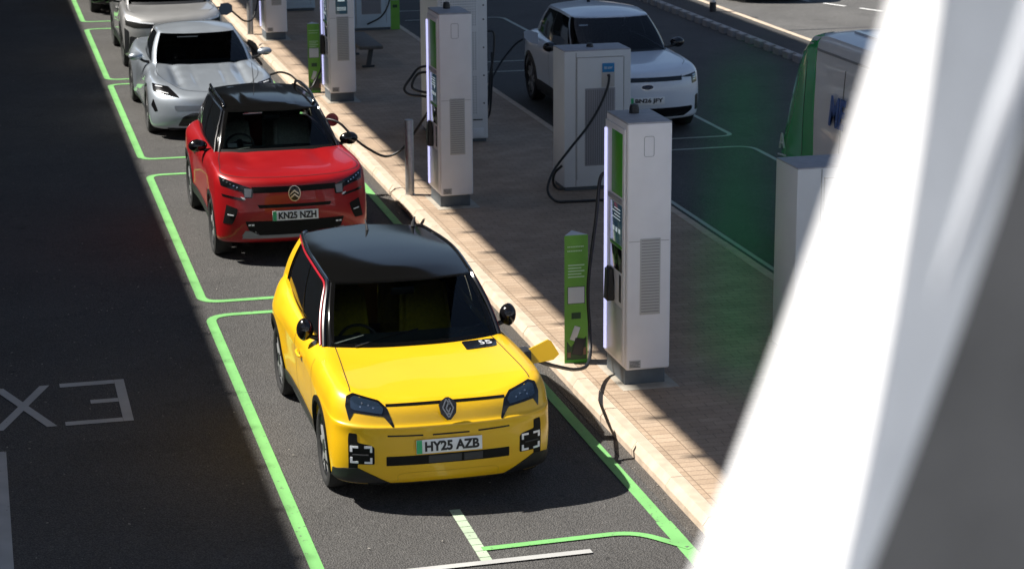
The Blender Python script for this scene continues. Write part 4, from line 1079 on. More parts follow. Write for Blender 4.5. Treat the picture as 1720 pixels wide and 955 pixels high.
    for s in (-1, 1):
        ribbon('bonnet_gap', bvh, [(s*.655, .56), (s*.675, .2), (s*.70, -.2), (s*.715, -.50)], 't', .008, darkish, c)
        ribbon('door_gap', bvh, [(.44, .93), (.42, .75), (.42, .5), (.50, .30)], 's', .007, darkish, c, side=s)
        ribbon('door_gap', bvh, [(1.42, .95), (1.44, .7), (1.44, .32)], 's', .007, darkish, c, side=s)
        patch('sill_trim', bvh, [(.40, .225), (2.14, .225), (2.14, .36), (.40, .33)], 's', trimblk, c, off=.012, th=.02, side=s)
        patch('arch_trim', bvh, arch_poly(0, hz, .368, .412, .24), 's', matblk, c, off=.012, th=.02, side=s, grid=.05)
        patch('arch_trim', bvh, arch_poly(WB, hz, .368, .412, .24), 's', matblk, c, off=.012, th=.02, side=s, grid=.05)
    # black indicator panel set into the bonnet
    q = rpoly([(.375, .215), (.372, .405), (.395, .425), (.655, .455), (.668, .43), (.64, .265), (.60, .245)], .02)
    b_ = patch('charge_indicator', bvh, q, 't', blackp, c, off=.004)
    nrm = (RAD(3), 0, RAD(4))
    text_obj('indicator_digit', '5', .10, drl, b_, (.585, .335, .998), nrm, ext=.0006, off=.001, fit=(.052, .085))
    text_obj('indicator_digit', '5', .10, drl, b_, (.528, .335, .998), nrm, ext=.0006, off=.001, fit=(.040, .095))
    underbody(c, .86, -.7, 3.05)
    for s in (-1, 1):
        wheel(c, s*.77, 0, hz, .195, s, 'twin'); wheel(c, s*.77, WB, hz, .195, s, 'twin', rot=.5)
    mirror(c, blackp, -1, (-.855, .85, 1.07), (.072, .085, .098), foot=(-.745, .83, .99)); mirror(c, blackp, 1, (.875, .85, 1.075), (.072, .085, .098), foot=(.745, .83, .99))
    # open charge flap on the kerb side front wing
    bm = bmesh.new(); vs = []
    for th in (0, -.014):
        vs.append([bm.verts.new((x, y+th, z)) for x, y, z in rp3([(.885, .17, .83), (1.10, .20, .845), (1.155, .22, .885), (1.10, .27, .985), (1.07, .27, 1.00), (.87, .24, .925)])])
    bm.faces.new(vs[0]); bm.faces.new(vs[1][::-1]); n = len(vs[0])
    for i in range(n): bm.faces.new((vs[0][i], vs[1][i], vs[1][(i+1) % n], vs[0][(i+1) % n]))
    bm_obj('charge_flap', bm, yellow, c)
    bm = bmesh.new(); abox(bm, .83, .905, .14, .30, .82, .95, .02, 2); bm_obj('charge_socket', bm, satin, c)
    # roof aerial fin, wipers, door handle
    mesh_obj('aerial', *tube_geo([Vector((.0, 2.62, 1.455)), Vector((.0, 2.66, 1.50)), Vector((0, 2.72, 1.54))], [.016, .011, .005], 8), satin, c)
    mesh_obj('aerial_fin', *tube_geo([Vector((.45, 2.76, 1.43)), Vector((.46, 2.79, 1.47)), Vector((.485, 2.82, 1.515))], [.022, .016, .006], 8), satin, c)
    for (a, b) in (((-.5, .47), (.05, .58)), ((.1, .44), (.60, .60))):
        tube('wiper', [(a[0], a[1], 1.0), ((a[0]+b[0])/2, (a[1]+b[1])/2+.0, 1.045), (b[0], b[1]+.02, 1.075)], .008, satin, c, 6, 4)
    tube('door_handle', [(-.878, .98, .80), (-.893, 1.02, .80), (-.893, 1.14, .802), (-.878, 1.18, .802)], .013, yellow, c, 8, 4)
    return c
def rp3(p): return p
yellow_car()

# ---- red crossover
def red_car():
    c = empty('parked_car', (3.335, 24.32, 0), 0, 'red crossover with black roof and roof rails, second in the row of charging cars', 'car', 'cars parked and charging along the kerb')
    WB = 2.60; hz = .335
    lv = [dict(yF=-.58, yR=3.10, cf=.30, pf=2.4, W=.74, Z=.24),
          dict(yF=-.71, yR=3.16, cf=.30, pf=2.4, W=[(-.7, .83), (0, .86), (.7, .82), (1.9, .82), (2.6, .865), (3, .84)], Z=.27),
          dict(yF=-.745, yR=3.2, cf=.32, pf=2.4, W=[(-.7, .855), (0, .875), (.7, .84), (1.9, .84), (2.6, .88), (3, .85)], Z=.40),
          dict(yF=-.755, yR=3.2, cf=.34, pf=2.4, W=[(-.7, .86), (0, .88), (.7, .85), (1.9, .85), (2.6, .88), (3, .86)], Z=.56),
          dict(yF=-.745, yR=3.2, cf=.36, pf=2.4, W=[(-.7, .86), (0, .88), (.7, .86), (1.9, .86), (2.6, .88), (3, .86)], Z=.70),
          dict(yF=-.735, yR=3.2, cf=.38, pf=2.4, W=[(-.7, .855), (0, .878), (.7, .868), (1.9, .868), (2.6, .88), (3, .85)], Z=[(-.75, .80), (-.3, .83), (3, .86)]),
          dict(yF=-.715, yR=3.18, cf=.40, pf=2.4, W=[(-.7, .85), (0, .870), (.7, .86), (1.9, .86), (2.6, .87), (3, .83)], Z=[(-.75, .905), (-.3, .945), (3, .97)]),
          dict(yF=-.675, yR=3.15, cf=.40, pf=2.4, W=[(-.7, .825), (0, .84), (.7, .82), (1.9, .81), (2.6, .80), (3, .77)], Z=[(-.7, .955), (-.3, 1.025), (0, 1.04), (3, 1.04)]),
          dict(yF=-.60, yR=3.1, cf=.36, pf=2.4, W=[(-.7, .775), (0, .79), (.7, .765), (1.9, .755), (2.6, .74), (3, .70)], Z=[(-.62, .985), (-.3, 1.055), (0, 1.065), (.6, 1.07), (3, 1.07)])]
    def hf(x, y, f):   # raised shoulders and a dip in the bonnet
        if y > .55: return 0
        k = max(0, min(1, (y+.5)/.3))*max(0, min(1, (.6-y)/.2))
        u = abs(x)
        return -.020*k*math.exp(-((u-.42)/.10)**2)*max(0, min(1, (y+.35)/.5))+.006*k*math.exp(-((u-.60)/.08)**2)
    bm = body_geo(lv, [(-.62, .985), (-.45, 1.015), (-.2, 1.035), (.2, 1.06), (.6, 1.08), (1, 1.08), (3.1, 1.08)], 3, hoodf=hf, nr=22)
    bvh = BVHTree.FromBMesh(bm); me = cut_arches(bm, [(0, hz), (WB, hz)], .375, .88)
    base = dict(yF=.50, A=(.665, .60), A2=(.735, .72), W=[(.6, .735), (1.3, .75), (2.0, .745), (2.9, .69)], C=(.69, 2.88), C2=(.63, 3.0), yR=3.08, Z=[(.42, 1.08), (.7, 1.07), (3, 1.09)])
    top = dict(yF=1.0, A=(.525, 1.06), A2=(.568, 1.14), W=[(1.1, .57), (1.7, .59), (2.2, .58), (2.8, .54)], C=(.54, 2.68), C2=(.49, 2.78), yR=2.84, Z=[(1.0, 1.478), (1.3, 1.492), (1.8, 1.50), (2.8, 1.485)])
    cb = Cabin(base, top, [(1.0, 1.478), (1.3, 1.525), (1.9, 1.545), (2.84, 1.515)], bulge=(.03, .02))
    open_deck(me, cb); tidy(me, red, 'body', c, 38)
    cb.roof('roof', roofblk, c, t0=.965, rf=lambda x, y, f: -.008*math.exp(-((abs(x)-.30)/.02)**2)*(1 if 1.2 < y < 2.6 else 0))
    cb.grid('windscreen', 0, 25, .06, .97, windg, c, both=True)
    for s in (-1, 1):
        cb.grid('windscreen_surround', 25, 31, -.01, .985, roofblk, c, sign=s, off=.001)
        cb.grid('side_window', 32, 56, .05, .93, darkgl, c, sign=s, off=-.004); cb.grid('side_window', 58.5, 79, .05, .93, darkgl, c, sign=s, off=-.004); cb.grid('side_window', 81, 91, .05, .93, darkgl, c, sign=s, off=-.004)
        cb.grid('window_frame', 56, 58.5, .0, .97, blackp, c, sign=s); cb.grid('window_frame', 79, 81, .0, .97, blackp, c, sign=s)
        cb.grid('window_frame', 31, 91, -.03, .055, blackp, c, sign=s, off=.002); cb.grid('window_frame', 31, 91, .925, .97, blackp, c, sign=s, off=.002)
        cb.grid('rear_pillar', 91, 98, -.02, .97, blackp, c, sign=s)
        cb.grid('rear_window', 98, 116, .0, .97, darkgl, c, sign=s)
        P = edge_path(cb, s, 29, .985, 95, .005)
        V, F = tube_geo(P, .016, 8); mesh_obj('roof_edge_trim', V, F, blackp, c)
        tube('roof_rail', [(s*.545, 1.22, 1.50), (s*.55, 1.30, 1.545), (s*.565, 1.6, 1.57), (s*.565, 2.3, 1.57), (s*.545, 2.62, 1.55), (s*.535, 2.70, 1.505)], .018, blackp, c, 8, 6)
    cb.grid('scuttle', 0, 26, -.02, .065, matblk, c, both=True, off=.003)
    interior(c, .5, 1.07, .70, seatg, swz=1.07, ymid=1.60, zs=.60)
    o = box('rear_view_mirror', -.10, .10, .0, .03, -.03, .03, satin, c, .01); o.location = (0, 1.02, 1.38)
    o = box('dash_paper', -.055, .055, 0, .004, -.03, .03, signw, c, 0); o.location = (-.50, .84, 1.10); o.rotation_euler = (RAD(-50), 0, 0)
    P = lambda n, p, m, **k: patch(n, bvh, p, 'f', m, c, **k)
    for s in (1, -1):
        sd = (lambda q: q) if s > 0 else mirx
        h = P('headlight', sd(rpoly([(.815, 1.00), (.80, .905), (.575, .845), (.55, .775), (.47, .78), (.455, .875), (.515, .90)], .008)), blackp)
        patch('headlight_lens', bvh, sd(rpoly([(.795, .985), (.785, .92), (.60, .865), (.60, .905)], .006)), 'f', darkgl, h, off=.007, th=.003)
        patch('headlight_block', bvh, sd([(.555, .885), (.555, .79), (.485, .79), (.472, .878)]), 'f', greyskid, h, off=.010, th=.006)
        for k in range(5):
            x = .63+.034*k; z = .895+.0165*k
            patch('headlight_bulb', bvh, [(s*x+.009*math.cos(a), z+.008*math.sin(a)) for a in [2*PI*j/8 for j in range(8)]], 'f', lampin, h, off=.009, th=.002)
        h2 = P('lower_light_bar', sd([(.80, .818), (.79, .79), (.555, .745), (.575, .775)]), blackp)
        patch('running_light', bvh, sd([(.60, .792), (.575, .765), (.545, .760), (.56, .785)]), 'f', drl, h2, off=.007, th=.003)
        v = P('bumper_vent', sd(rpoly([(.755, .70), (.635, .655), (.655, .575), (.70, .48), (.80, .485)], .01)), matblk)
        patch('vent_light', bvh, sd([(.745, .585), (.68, .575), (.68, .585), (.745, .597)]), 'f', drl, v, off=.012, th=.006)
        P('skid_corner', sd([(.60, .345), (.56, .405), (.45, .40), (.39, .345)]), greyskid, off=.008)
        f_ = P('fog_light', sd(rpoly([(.53, .485), (.53, .462), (.455, .462), (.455, .485)], .004)), blackp, off=.014)
        patch('fog_bulb', bvh, sd([(.525, .482), (.525, .466), (.50, .466), (.50, .482)]), 'f', drl, f_, off=.018, th=.004); patch('fog_bulb', bvh, sd([(.49, .482), (.49, .466), (.462, .466), (.462, .482)]), 'f', drl, f_, off=.018, th=.004)
    P('grille', rpoly([(-.475, .830), (.475, .838), (.475, .900), (-.475, .900)], .004), matblk, off=.003)
    P('upper_slot', [(-.40, .662), (.40, .662), (.42, .70), (-.42, .70)], matblk, off=.003)
    P('lower_grille', rpoly([(-.56, .515), (.56, .515), (.52, .41), (.40, .350), (-.40, .350), (-.52, .41)][::-1], .01), matblk, off=.008)
    P('skid_plate', [(-.60, .315), (.60, .315), (.58, .352), (-.58, .352)], greyskid, off=.010)
    lg = P('badge_oval', [(.070*math.cos(a), .815+.088*math.sin(a)) for a in [2*PI*k/28 for k in range(28)]], gold, off=.010)
    patch('badge_inner', bvh, [(.061*math.cos(a), .815+.079*math.sin(a)) for a in [2*PI*k/28 for k in range(28)]], 'f', blackp, lg, off=.013, th=.002)
    for z in (.0, -.042):
        patch('badge_chevron', bvh, [(-.050, .800+z), (0, .838+z), (.050, .800+z), (.045, .818+z), (0, .855+z), (-.045, .818+z)][::-1], 'f', gold, lg, off=.017, th=.003)
    plate(c, 'KN25 NZH', -.775, .575, RAD(-4))
    for s in (-1, 1):
        ribbon('bonnet_gap', bvh, [(s*.68, .62), (s*.735, .2), (s*.77, -.2), (s*.77, -.42), (s*.55, -.56), (s*.2, -.61), (0, -.615)], 't', .008, satin, c)
        ribbon('door_gap', bvh, [(.50, .99), (.48, .75), (.50, .35)], 's', .008, satin, c, side=s); ribbon('door_gap', bvh, [(1.48, 1.02), (1.50, .7), (1.50, .35)], 's', .008, satin, c, side=s)
        patch('sill_trim', bvh, [(.40, .27), (2.2, .27), (2.2, .40), (.40, .40)], 's', trimblk, c, off=.012, th=.02, side=s)
        patch('arch_trim', bvh, arch_poly(0, hz, .375, .425, .30), 's', trimblk, c, off=.009, th=.014, side=s, grid=.05)
        patch('arch_trim', bvh, arch_poly(WB, hz, .375, .425, .30), 's', trimblk, c, off=.009, th=.014, side=s, grid=.05)
        wheel(c, s*.77, 0, hz, .21, s, 'five'); wheel(c, s*.77, WB, hz, .21, s, 'five', rot=.6)
        mirror(c, blackp, s, (s*.905, .88, 1.11), (.112, .085, .078), foot=(s*.75, .86, 1.05))
    underbody(c, .86, -.66, 3.1, .24)
    bm = bmesh.new(); bmesh.ops.create_cone(bm, cap_ends=True, segments=28, radius1=.085, radius2=.085, depth=.014, matrix=Matrix.Translation((1.03, 2.88, .98)) @ Matrix.Rotation(RAD(80), 4, 'X'))
    bm_obj('charge_flap', bm, red, c)
    bm = bmesh.new(); abox(bm, .84, .95, 2.82, 2.94, .90, 1.02, .02, 2); bm_obj('charge_socket', bm, satin, c)
    tube('door_handle', [(-.865, 1.62, .90), (-.885, 1.66, .90), (-.885, 1.80, .90), (-.865, 1.84, .90)], .014, red, c, 8, 4)
    mesh_obj('aerial', *tube_geo([Vector((.0, 2.6, 1.53)), Vector((.0, 2.75, 1.78))], [.006, .003], 8), satin, c)
    return c
red_car()

# ---- silver low coupe
def silver_car():
    c = empty('parked_car', (3.34, 32.37, 0), 0, 'low silver four door coupe, third in the row behind the red car', 'car', 'cars parked and charging along the kerb')
    WB = 2.90; hz = .352
    lv = [dict(yF=-.80, yR=3.9, cf=.5, W=.80, Z=.15),
          dict(yF=-.93, yR=4.0, cf=.5, W=[(-.9, .90), (0, .93), (.8, .90), (2.1, .90), (2.9, .96), (3.9, .88)], Z=.17),
          dict(yF=-.965, yR=4.03, cf=.52, W=[(-.9, .93), (0, .965), (.8, .925), (2.1, .935), (2.9, .983), (3.9, .90)], Z=.30),
          dict(yF=-.955, yR=4.05, cf=.54, W=[(-.9, .93), (0, .97), (.8, .93), (2.1, .94), (2.9, .985), (3.9, .90)], Z=.45),
          dict(yF=-.93, yR=4.05, cf=.56, W=[(-.9, .91), (0, .965), (.8, .925), (2.1, .935), (2.9, .985), (3.9, .88)], Z=[(-.95, .55), (-.4, .60), (0, .62), (4, .66)]),
          dict(yF=-.885, yR=4.02, cf=.60, W=[(-.9, .88), (0, .945), (.8, .91), (2.1, .915), (2.9, .970), (3.9, .85)], Z=[(-.9, .625), (-.4, .70), (0, .745), (.9, .76), (2.9, .80), (4, .82)]),
          dict(yF=-.80, yR=3.98, cf=.62, W=[(-.9, .80), (0, .86), (.8, .85), (2.1, .84), (2.9, .88), (3.9, .80)], Z=[(-.8, .665), (-.4, .79), (0, .838), (.9, .85), (2.9, .90), (4, .90)]),
          dict(yF=-.72, yR=3.95, cf=.60, W=[(-.9, .68), (0, .72), (.8, .755), (2.1, .75), (2.9, .76), (3.9, .72)], Z=[(-.72, .685), (-.4, .795), (0, .835), (.6, .87), (.9, .885), (2.9, .91), (4, .92)])]
    def hf(x, y, f):
        u = abs(x); k = max(0, min(1, (y+.7)/.4))*max(0, min(1, (.95-y)/.3))
        return -.045*k*math.exp(-((u-.50)/.065)**2)-.008*k*math.exp(-((u-.22)/.02)**2)
    bm = body_geo(lv, [(-.72, .685), (-.5, .735), (-.2, .778), (.2, .822), (.7, .872), (.95, .89), (3.95, .93)], 3, hoodf=hf, nr=22)
    bvh = BVHTree.FromBMesh(bm); me = cut_arches(bm, [(0, hz), (WB, hz)], .392, .98)
    base = dict(yF=.76, A=(.68, .93), A2=(.765, 1.10), W=[(1, .765), (1.8, .775), (2.5, .745), (3.2, .64)], C=(.62, 3.25), C2=(.54, 3.40), yR=3.55, Z=[(.76, .885), (1, .885), (2, .89), (3.5, .93)])
    top = dict(yF=1.52, A=(.545, 1.62), A2=(.595, 1.74), W=[(1.7, .595), (2.2, .605), (2.7, .57), (3, .50)], C=(.52, 2.78), C2=(.46, 2.86), yR=2.93, Z=[(1.5, 1.275), (1.8, 1.30), (2.2, 1.305), (2.9, 1.22)])
    cb = Cabin(base, top, [(1.52, 1.275), (1.8, 1.34), (2.2, 1.365), (2.93, 1.275)], bulge=(.04, .03))
    open_deck(me, cb); tidy(me, silver, 'body', c, 40)
    cb.roof('roof', silver, c, t0=.96, h=.001)
    cb.grid('windscreen', 0, 27, .03, .985, tintg, c, both=True)
    for s in (-1, 1):
        cb.grid('door_pillar', 27, 31, -.03, .97, silver, c, sign=s, off=.002)
        cb.grid('side_window', 31, 58, .04, .93, darkgl, c, sign=s, off=-.003); cb.grid('side_window', 59.5, 88, .04, .93, darkgl, c, sign=s, off=-.003)
        cb.grid('window_frame', 58, 59.5, .0, .95, blackp, c, sign=s); cb.grid('window_frame', 31, 90, -.03, .045, blackp, c, sign=s, off=.002)
        cb.grid('roof_side', 31, 90, .925, .975, silver, c, sign=s, off=.003)
        cb.grid('rear_pillar', 88, 99, -.03, .97, silver, c, sign=s); cb.grid('rear_window', 99, 116, .0, .97, darkgl, c, sign=s)
    interior(c, .80, .90, .70, seatm, swz=.92, ymid=2.0, zs=.36)
    P = lambda n, p, m, **k: patch(n, bvh, p, 'f', m, c, **k)
    for s in (1, -1):
        sd = (lambda q: q) if s > 0 else mirx
        h = P('headlight', sd(rpoly([(.885, .79), (.885, .69), (.53, .625), (.56, .665), (.67, .765)], .02)), blackp)
        patch('running_light', bvh, sd([(.845, .768), (.75, .760), (.755, .752), (.845, .758)]), 'f', drl, h, off=.007, th=.003)
        patch('running_light', bvh, sd([(.84, .706), (.68, .684), (.68, .676), (.84, .697)]), 'f', drl, h, off=.007, th=.003)
        P('air_curtain', sd(rpoly([(.895, .60), (.845, .43), (.885, .41), (.93, .50)], .015)), blackp)
    P('lower_intake', rpoly([(-.58, .22), (.58, .22), (.50, .36), (.36, .415), (-.36, .415), (-.50, .36)], .03), blackp)
    P('lower_lip', rect(-.72, .72, .155, .19), trimblk, off=.006)
    patch('bumper_recess', bvh, rpoly([(-.60, .44), (.60, .44), (.62, .52), (-.62, .52)], .03), 'f', mat('silver_dark', (.20, .22, .24), .3, .6, 1), c, off=.002)
    for s in (-1, 1):
        ribbon('bonnet_gap', bvh, [(s*.70, .92), (s*.76, .4), (s*.74, 0), (s*.66, -.35), (s*.48, -.62), (s*.2, -.70), (0, -.715)], 't', .009, satin, c)
        ribbon('door_gap', bvh, [(.80, .82), (.78, .6), (.80, .30)], 's', .008, satin, c, side=s); ribbon('door_gap', bvh, [(1.95, .88), (1.97, .6), (1.97, .30)], 's', .008, satin, c, side=s)
        patch('sill_trim', bvh, [(.45, .17), (2.45, .17), (2.45, .24), (.45, .24)], 's', trimblk, c, off=.010, th=.02, side=s)
        wheel(c, s*.85, 0, hz, .235, s, 'multi'); wheel(c, s*.86, WB, hz, .25, s, 'multi', rot=.4)
        mirror(c, silver, s, (s*1.0, 1.15, .985), (.115, .085, .062), foot=(s*.80, 1.12, .89))
    underbody(c, .95, -.9, 3.9, .15, ((0, .35), (2.9, .35)), .39)
    bm = bmesh.new(); abox(bm, .86, .96, .52, .66, .62, .76, .02, 2); bm_obj('charge_socket', bm, satin, c)
silver_car()

# ---- pale silver crossover, mostly hidden
def suv(root_label, loc, paintm, plastic, WB=2.68, rz=0, plate_txt=None, white=False, group='cars parked and charging along the kerb', hw=.915, hgt=1.60, clad=True, name='parked_car', roofm=None, glassm=None, wstyle='twin', bonnet=1.0, rails=False, cowl=0.0, pillar=None):
    c = empty(name, loc, rz, root_label, 'car', group)
    hz = .355; k = bonnet; W0 = hw
    lv = [dict(yF=-.68, yR=WB+.65, cf=.42, pf=2.3, W=W0-.15, Z=.22),
          dict(yF=-.82, yR=WB+.72, cf=.42, pf=2.3, W=[(-.8, W0-.07), (0, W0-.03), (.8, W0-.06), (WB-.7, W0-.06), (WB, W0-.02), (WB+.7, W0-.08)], Z=.25),
          dict(yF=-.86, yR=WB+.77, cf=.44, pf=2.3, W=[(-.8, W0-.04), (0, W0-.005), (.8, W0-.04), (WB-.7, W0-.04), (WB, W0), (WB+.7, W0-.06)], Z=.40),
          dict(yF=-.865, yR=WB+.79, cf=.46, pf=2.3, W=[(-.8, W0-.03), (0, W0), (.8, W0-.03), (WB-.7, W0-.03), (WB, W0), (WB+.7, W0-.05)], Z=.58),
          dict(yF=-.855, yR=WB+.79, cf=.48, pf=2.3, W=[(-.8, W0-.03), (0, W0), (.8, W0-.025), (WB-.7, W0-.02), (WB, W0), (WB+.7, W0-.06)], Z=.74),
          dict(yF=-.82, yR=WB+.77, cf=.50, pf=2.3, W=[(-.8, W0-.04), (0, W0-.01), (.8, W0-.03), (WB-.7, W0-.02), (WB, W0), (WB+.7, W0-.09)], Z=[(-.8, .86*k), (-.3, .90*k), (3.3, .96)]),
          dict(yF=-.75, yR=WB+.73, cf=.50, pf=2.3, W=[(-.8, W0-.09), (0, W0-.06), (.8, W0-.07), (WB-.7, W0-.07), (WB, W0-.06), (WB+.7, W0-.16)], Z=[(-.7, .93*k), (-.3, .985*k), (.6, 1.02), (3.3, 1.07)]),
          dict(yF=-.66, yR=WB+.66, cf=.45, pf=2.3, W=[(-.8, W0-.17), (0, W0-.13), (.8, W0-.13), (WB-.7, W0-.14), (WB, W0-.16), (WB+.7, W0-.22)], Z=[(-.66, .96*k), (-.3, 1.01*k), (.6, 1.05), (3.3, 1.10)])]
    bm = body_geo(lv, [(-.66, .96*k), (-.4, 1.0*k), (0, 1.03*k), (.55, 1.07), (1, 1.08), (3.4, 1.1)], 2.6)
    bvh = BVHTree.FromBMesh(bm); me = cut_arches(bm, [(0, hz), (WB, hz)], .40, hw)
    yR = WB+.55
    base = dict(yF=.48-cowl, A=(.68, .62-cowl), A2=(W0-.155, .78-cowl), W=[(.7, W0-.155), (1.5, W0-.14), (2.2, W0-.15), (3.1, W0-.22)], C=(W0-.23, yR-.25), C2=(W0-.30, yR-.1), yR=yR, Z=[(.48, 1.06), (.8, 1.05), (2, 1.07), (3.2, 1.12)])
    top = dict(yF=1.12, A=(.56, 1.20), A2=(.61, 1.32), W=[(1.3, .61), (1.8, .625), (2.4, .61), (2.9, .56)], C=(.55, yR-.52), C2=(.50, yR-.42), yR=yR-.34, Z=[(1.1, hgt-.08), (1.4, hgt-.065), (1.9, hgt-.05), (2.8, hgt-.09)])
    cb = Cabin(base, top, [(1.1, hgt-.08), (1.4, hgt-.025), (1.9, hgt), (2.9, hgt-.05)], bulge=(.035, .028))
    open_deck(me, cb); tidy(me, paintm, 'body', c, 40)
    cb.roof('roof', roofm or paintm, c, t0=.96)
    cb.grid('windscreen', 0, 27, .05, .985, glassm or tintg, c, both=True); cb.grid('scuttle', 0, 25, -.03, .06, satin, c, both=True, off=.002)
    for s in (-1, 1):
        cb.grid('door_pillar', 27, 31, -.03, .97, pillar or roofm or paintm, c, sign=s, off=.002)
        cb.grid('side_window', 31, 58, .04, .93, darkgl, c, sign=s, off=-.003); cb.grid('side_window', 59.5, 86, .04, .93, darkgl, c, sign=s, off=-.003)
        cb.grid('window_frame', 58, 59.5, .0, .95, blackp, c, sign=s); cb.grid('window_frame', 31, 88, -.03, .045, blackp, c, sign=s, off=.002)
        cb.grid('roof_side', 31, 90, .925, .975, roofm or paintm, c, sign=s, off=.003)
        cb.grid('rear_pillar', 86, 98, -.03, .97, roofm or paintm, c, sign=s); cb.grid('rear_window', 98, 116, .0, .97, darkgl, c, sign=s)
        if clad:
            patch('sill_trim', bvh, [(.42, .25), (WB-.42, .25), (WB-.42, .42), (.42, .40)], 's', trimblk, c, off=.012, th=.02, side=s)
            for yy in (0, WB): patch('arch_trim', bvh, arch_poly(yy, hz, .40, .455, .30), 's', trimblk, c, off=.009, th=.014, side=s, grid=.05)
        ribbon('door_gap', bvh, [(.52, .95), (.50, .75), (.52, .40)], 's', .008, satin, c, side=s); ribbon('door_gap', bvh, [(1.55, 1.0), (1.57, .7), (1.57, .40)], 's', .008, satin, c, side=s)
        ribbon('bonnet_gap', bvh, [(s*.70, .66), (s*.76, .2), (s*.76, -.2), (s*.66, -.45)], 't', .008, satin, c)
        wheel(c, s*(hw-.125), 0, hz, .225, s, wstyle); wheel(c, s*(hw-.125), WB, hz, .225, s, wstyle, rot=.5)
        tube('door_handle', [(s*(hw-.05), .98, .93), (s*(hw-.015), 1.02, .93), (s*(hw-.015), 1.16, .93), (s*(hw-.05), 1.2, .93)], .013, paintm, c, 8, 4)
    underbody(c, hw-.02, -.75, WB+.65, .22, ((0, .35), (WB, .35)), .40)
    interior(c, .48, 1.05, .72, seatm, swz=1.08, ymid=1.75, zs=.62)
    return c, bvh, cb
c, bvh, cb = suv('pale silver crossover with slim running lights, fourth in the row behind the silver coupe', (3.38, 39.15, 0), pale, trimblk, WB=2.66, hw=.90, cowl=.24)
P = lambda n, p, m, **k: patch(n, bvh, p, 'f', m, c, **k)
for s in (1, -1):
    sd = (lambda q: q) if s > 0 else mirx
    h = P('headlight', sd(rpoly([(.84, .93), (.84, .80), (.70, .76), (.36, .76), (.36, .84), (.66, .875)], .01)), matblk)
    patch('running_light', bvh, sd([(.825, .925), (.815, .885), (.60, .848), (.36, .828), (.36, .850), (.6, .874)]), 'f', drl, h, off=.008, th=.004)
    v = P('bumper_vent', sd(rpoly([(.78, .62), (.66, .60), (.62, .42), (.80, .38)], .03)), trimblk)
    P('corner_cladding', sd(rpoly([(.86, .76), (.79, .70), (.81, .36), (.87, .26)], .02)), trimblk, off=.005)
    mirror(c, blackp if s < 0 else pale, s, (s*1.0, .98, 1.10), (.115, .085, .075), foot=(s*.78, .95, 1.04))
P('upper_grille', rect(-.44, .44, .765, .805), blackp)
P('lower_grille', rpoly([(-.60, .28), (.60, .28), (.50, .48), (-.50, .48)], .03), blackp)
bm = bmesh.new()
for dy in (0,):
    vs = [[bm.verts.new((x, y+t, z)) for x, y, z in ((.88, .30, .82), (1.06, .32, .80), (1.17, .34, .86), (1.17, .37, .97), (1.10, .38, 1.02), (.96, .36, 1.01))] for t in (0, .014)]
    bm.faces.new(vs[0]); bm.faces.new(vs[1][::-1])
    for i in range(6): bm.faces.new((vs[0][i], vs[1][i], vs[1][(i+1) % 6], vs[0][(i+1) % 6]))
bm_obj('charge_flap', bm, greymet, c)
# ---- black car behind it
c, bvh, cb = suv('black crossover, last in the row, only its lower front corner in view at the top', (3.27, 47.1, 0), blackp, trimblk, WB=2.7, hw=.92)
for s in (1, -1): mirror(c, blackp, s, (s*1.0, .98, 1.10), (.115, .085, .075), foot=(s*.78, .95, 1.04))
# ---- white car on the far side of the island
c, bvh, cb = suv('white crossover with slim headlights, parked alone behind the blue labelled cabinet', (9.52, 30.78, 0), whitep, trimblk, WB=2.77, hw=.925, rz=RAD(-1.0), hgt=1.62, group='cars parked across the island', clad=True, pillar=blackp)
P = lambda n, p, m, **k: patch(n, bvh, p, 'f', m, c, **k)
for s in (1, -1):
    sd = (lambda q: q) if s > 0 else mirx
    h = P('headlight', sd(rpoly([(.83, .93), (.84, .76), (.74, .74), (.735, .84), (.55, .855), (.56, .89)], .01)), blackp, off=.004)
    patch('running_light', bvh, sd([(.825, .930), (.825, .895), (.56, .862), (.56, .888)]), 'f', drl, h, off=.009, th=.004)
    for z in (.80, .83, .86): patch('headlight_bulb', bvh, sd([(.82, z+.006), (.82, z-.006), (.755, z-.006), (.755, z+.006)]), 'f', lampin, h, off=.009, th=.003)
    P('bumper_corner', sd(rpoly([(.86, .58), (.80, .56), (.80, .34), (.86, .34)], .015)), trimblk, off=.005)
    mirror(c, blackp, s, (s*1.02, .98, 1.12), (.115, .085, .08), foot=(s*.78, .95, 1.05))
P('grille_band', rpoly([(-.56, .81), (.56, .81), (.56, .872), (-.56, .872)], .004), blackp, off=.003)
lg = P('badge_oval', [(.092*math.cos(a), .735+.040*math.sin(a)) for a in [2*PI*k/28 for k in range(28)]], chrome, off=.008)
patch('badge_inner', bvh, [(.086*math.cos(a), .735+.035*math.sin(a)) for a in [2*PI*k/28 for k in range(28)]], 'f', mat('badge_blue', (.008, .02, .07), .5, 0, 0), lg, off=.016, th=.003)
text_obj('badge_lettering', 'Ford', .05, chrome, lg, (0, -.884, .735), (PI/2, 0, 0), ext=.0006, off=.0006, fit=(.12, .036))
P('lower_grille', rpoly([(-.74, .36), (-.60, .28), (.60, .28), (.74, .36), (.74, .42), (-.74, .42)], .02), blackp, off=.004)
plate(c, 'BN26 JFY', -.885, .535, RAD(-5))
bm = bmesh.new()
vs = [[bm.verts.new((x, y+t, z)) for x, y, z in ((-.90, 2.25, .98), (-1.05, 2.21, 1.02), (-1.14, 2.19, 1.10), (-1.14, 2.20, 1.19), (-1.07, 2.22, 1.22), (-.90, 2.26, 1.16))] for t in (0, .014)]
bm.faces.new(vs[0]); bm.faces.new(vs[1][::-1])
for i in range(6): bm.faces.new((vs[0][i], vs[1][i], vs[1][(i+1) % 6], vs[0][(i+1) % 6]))
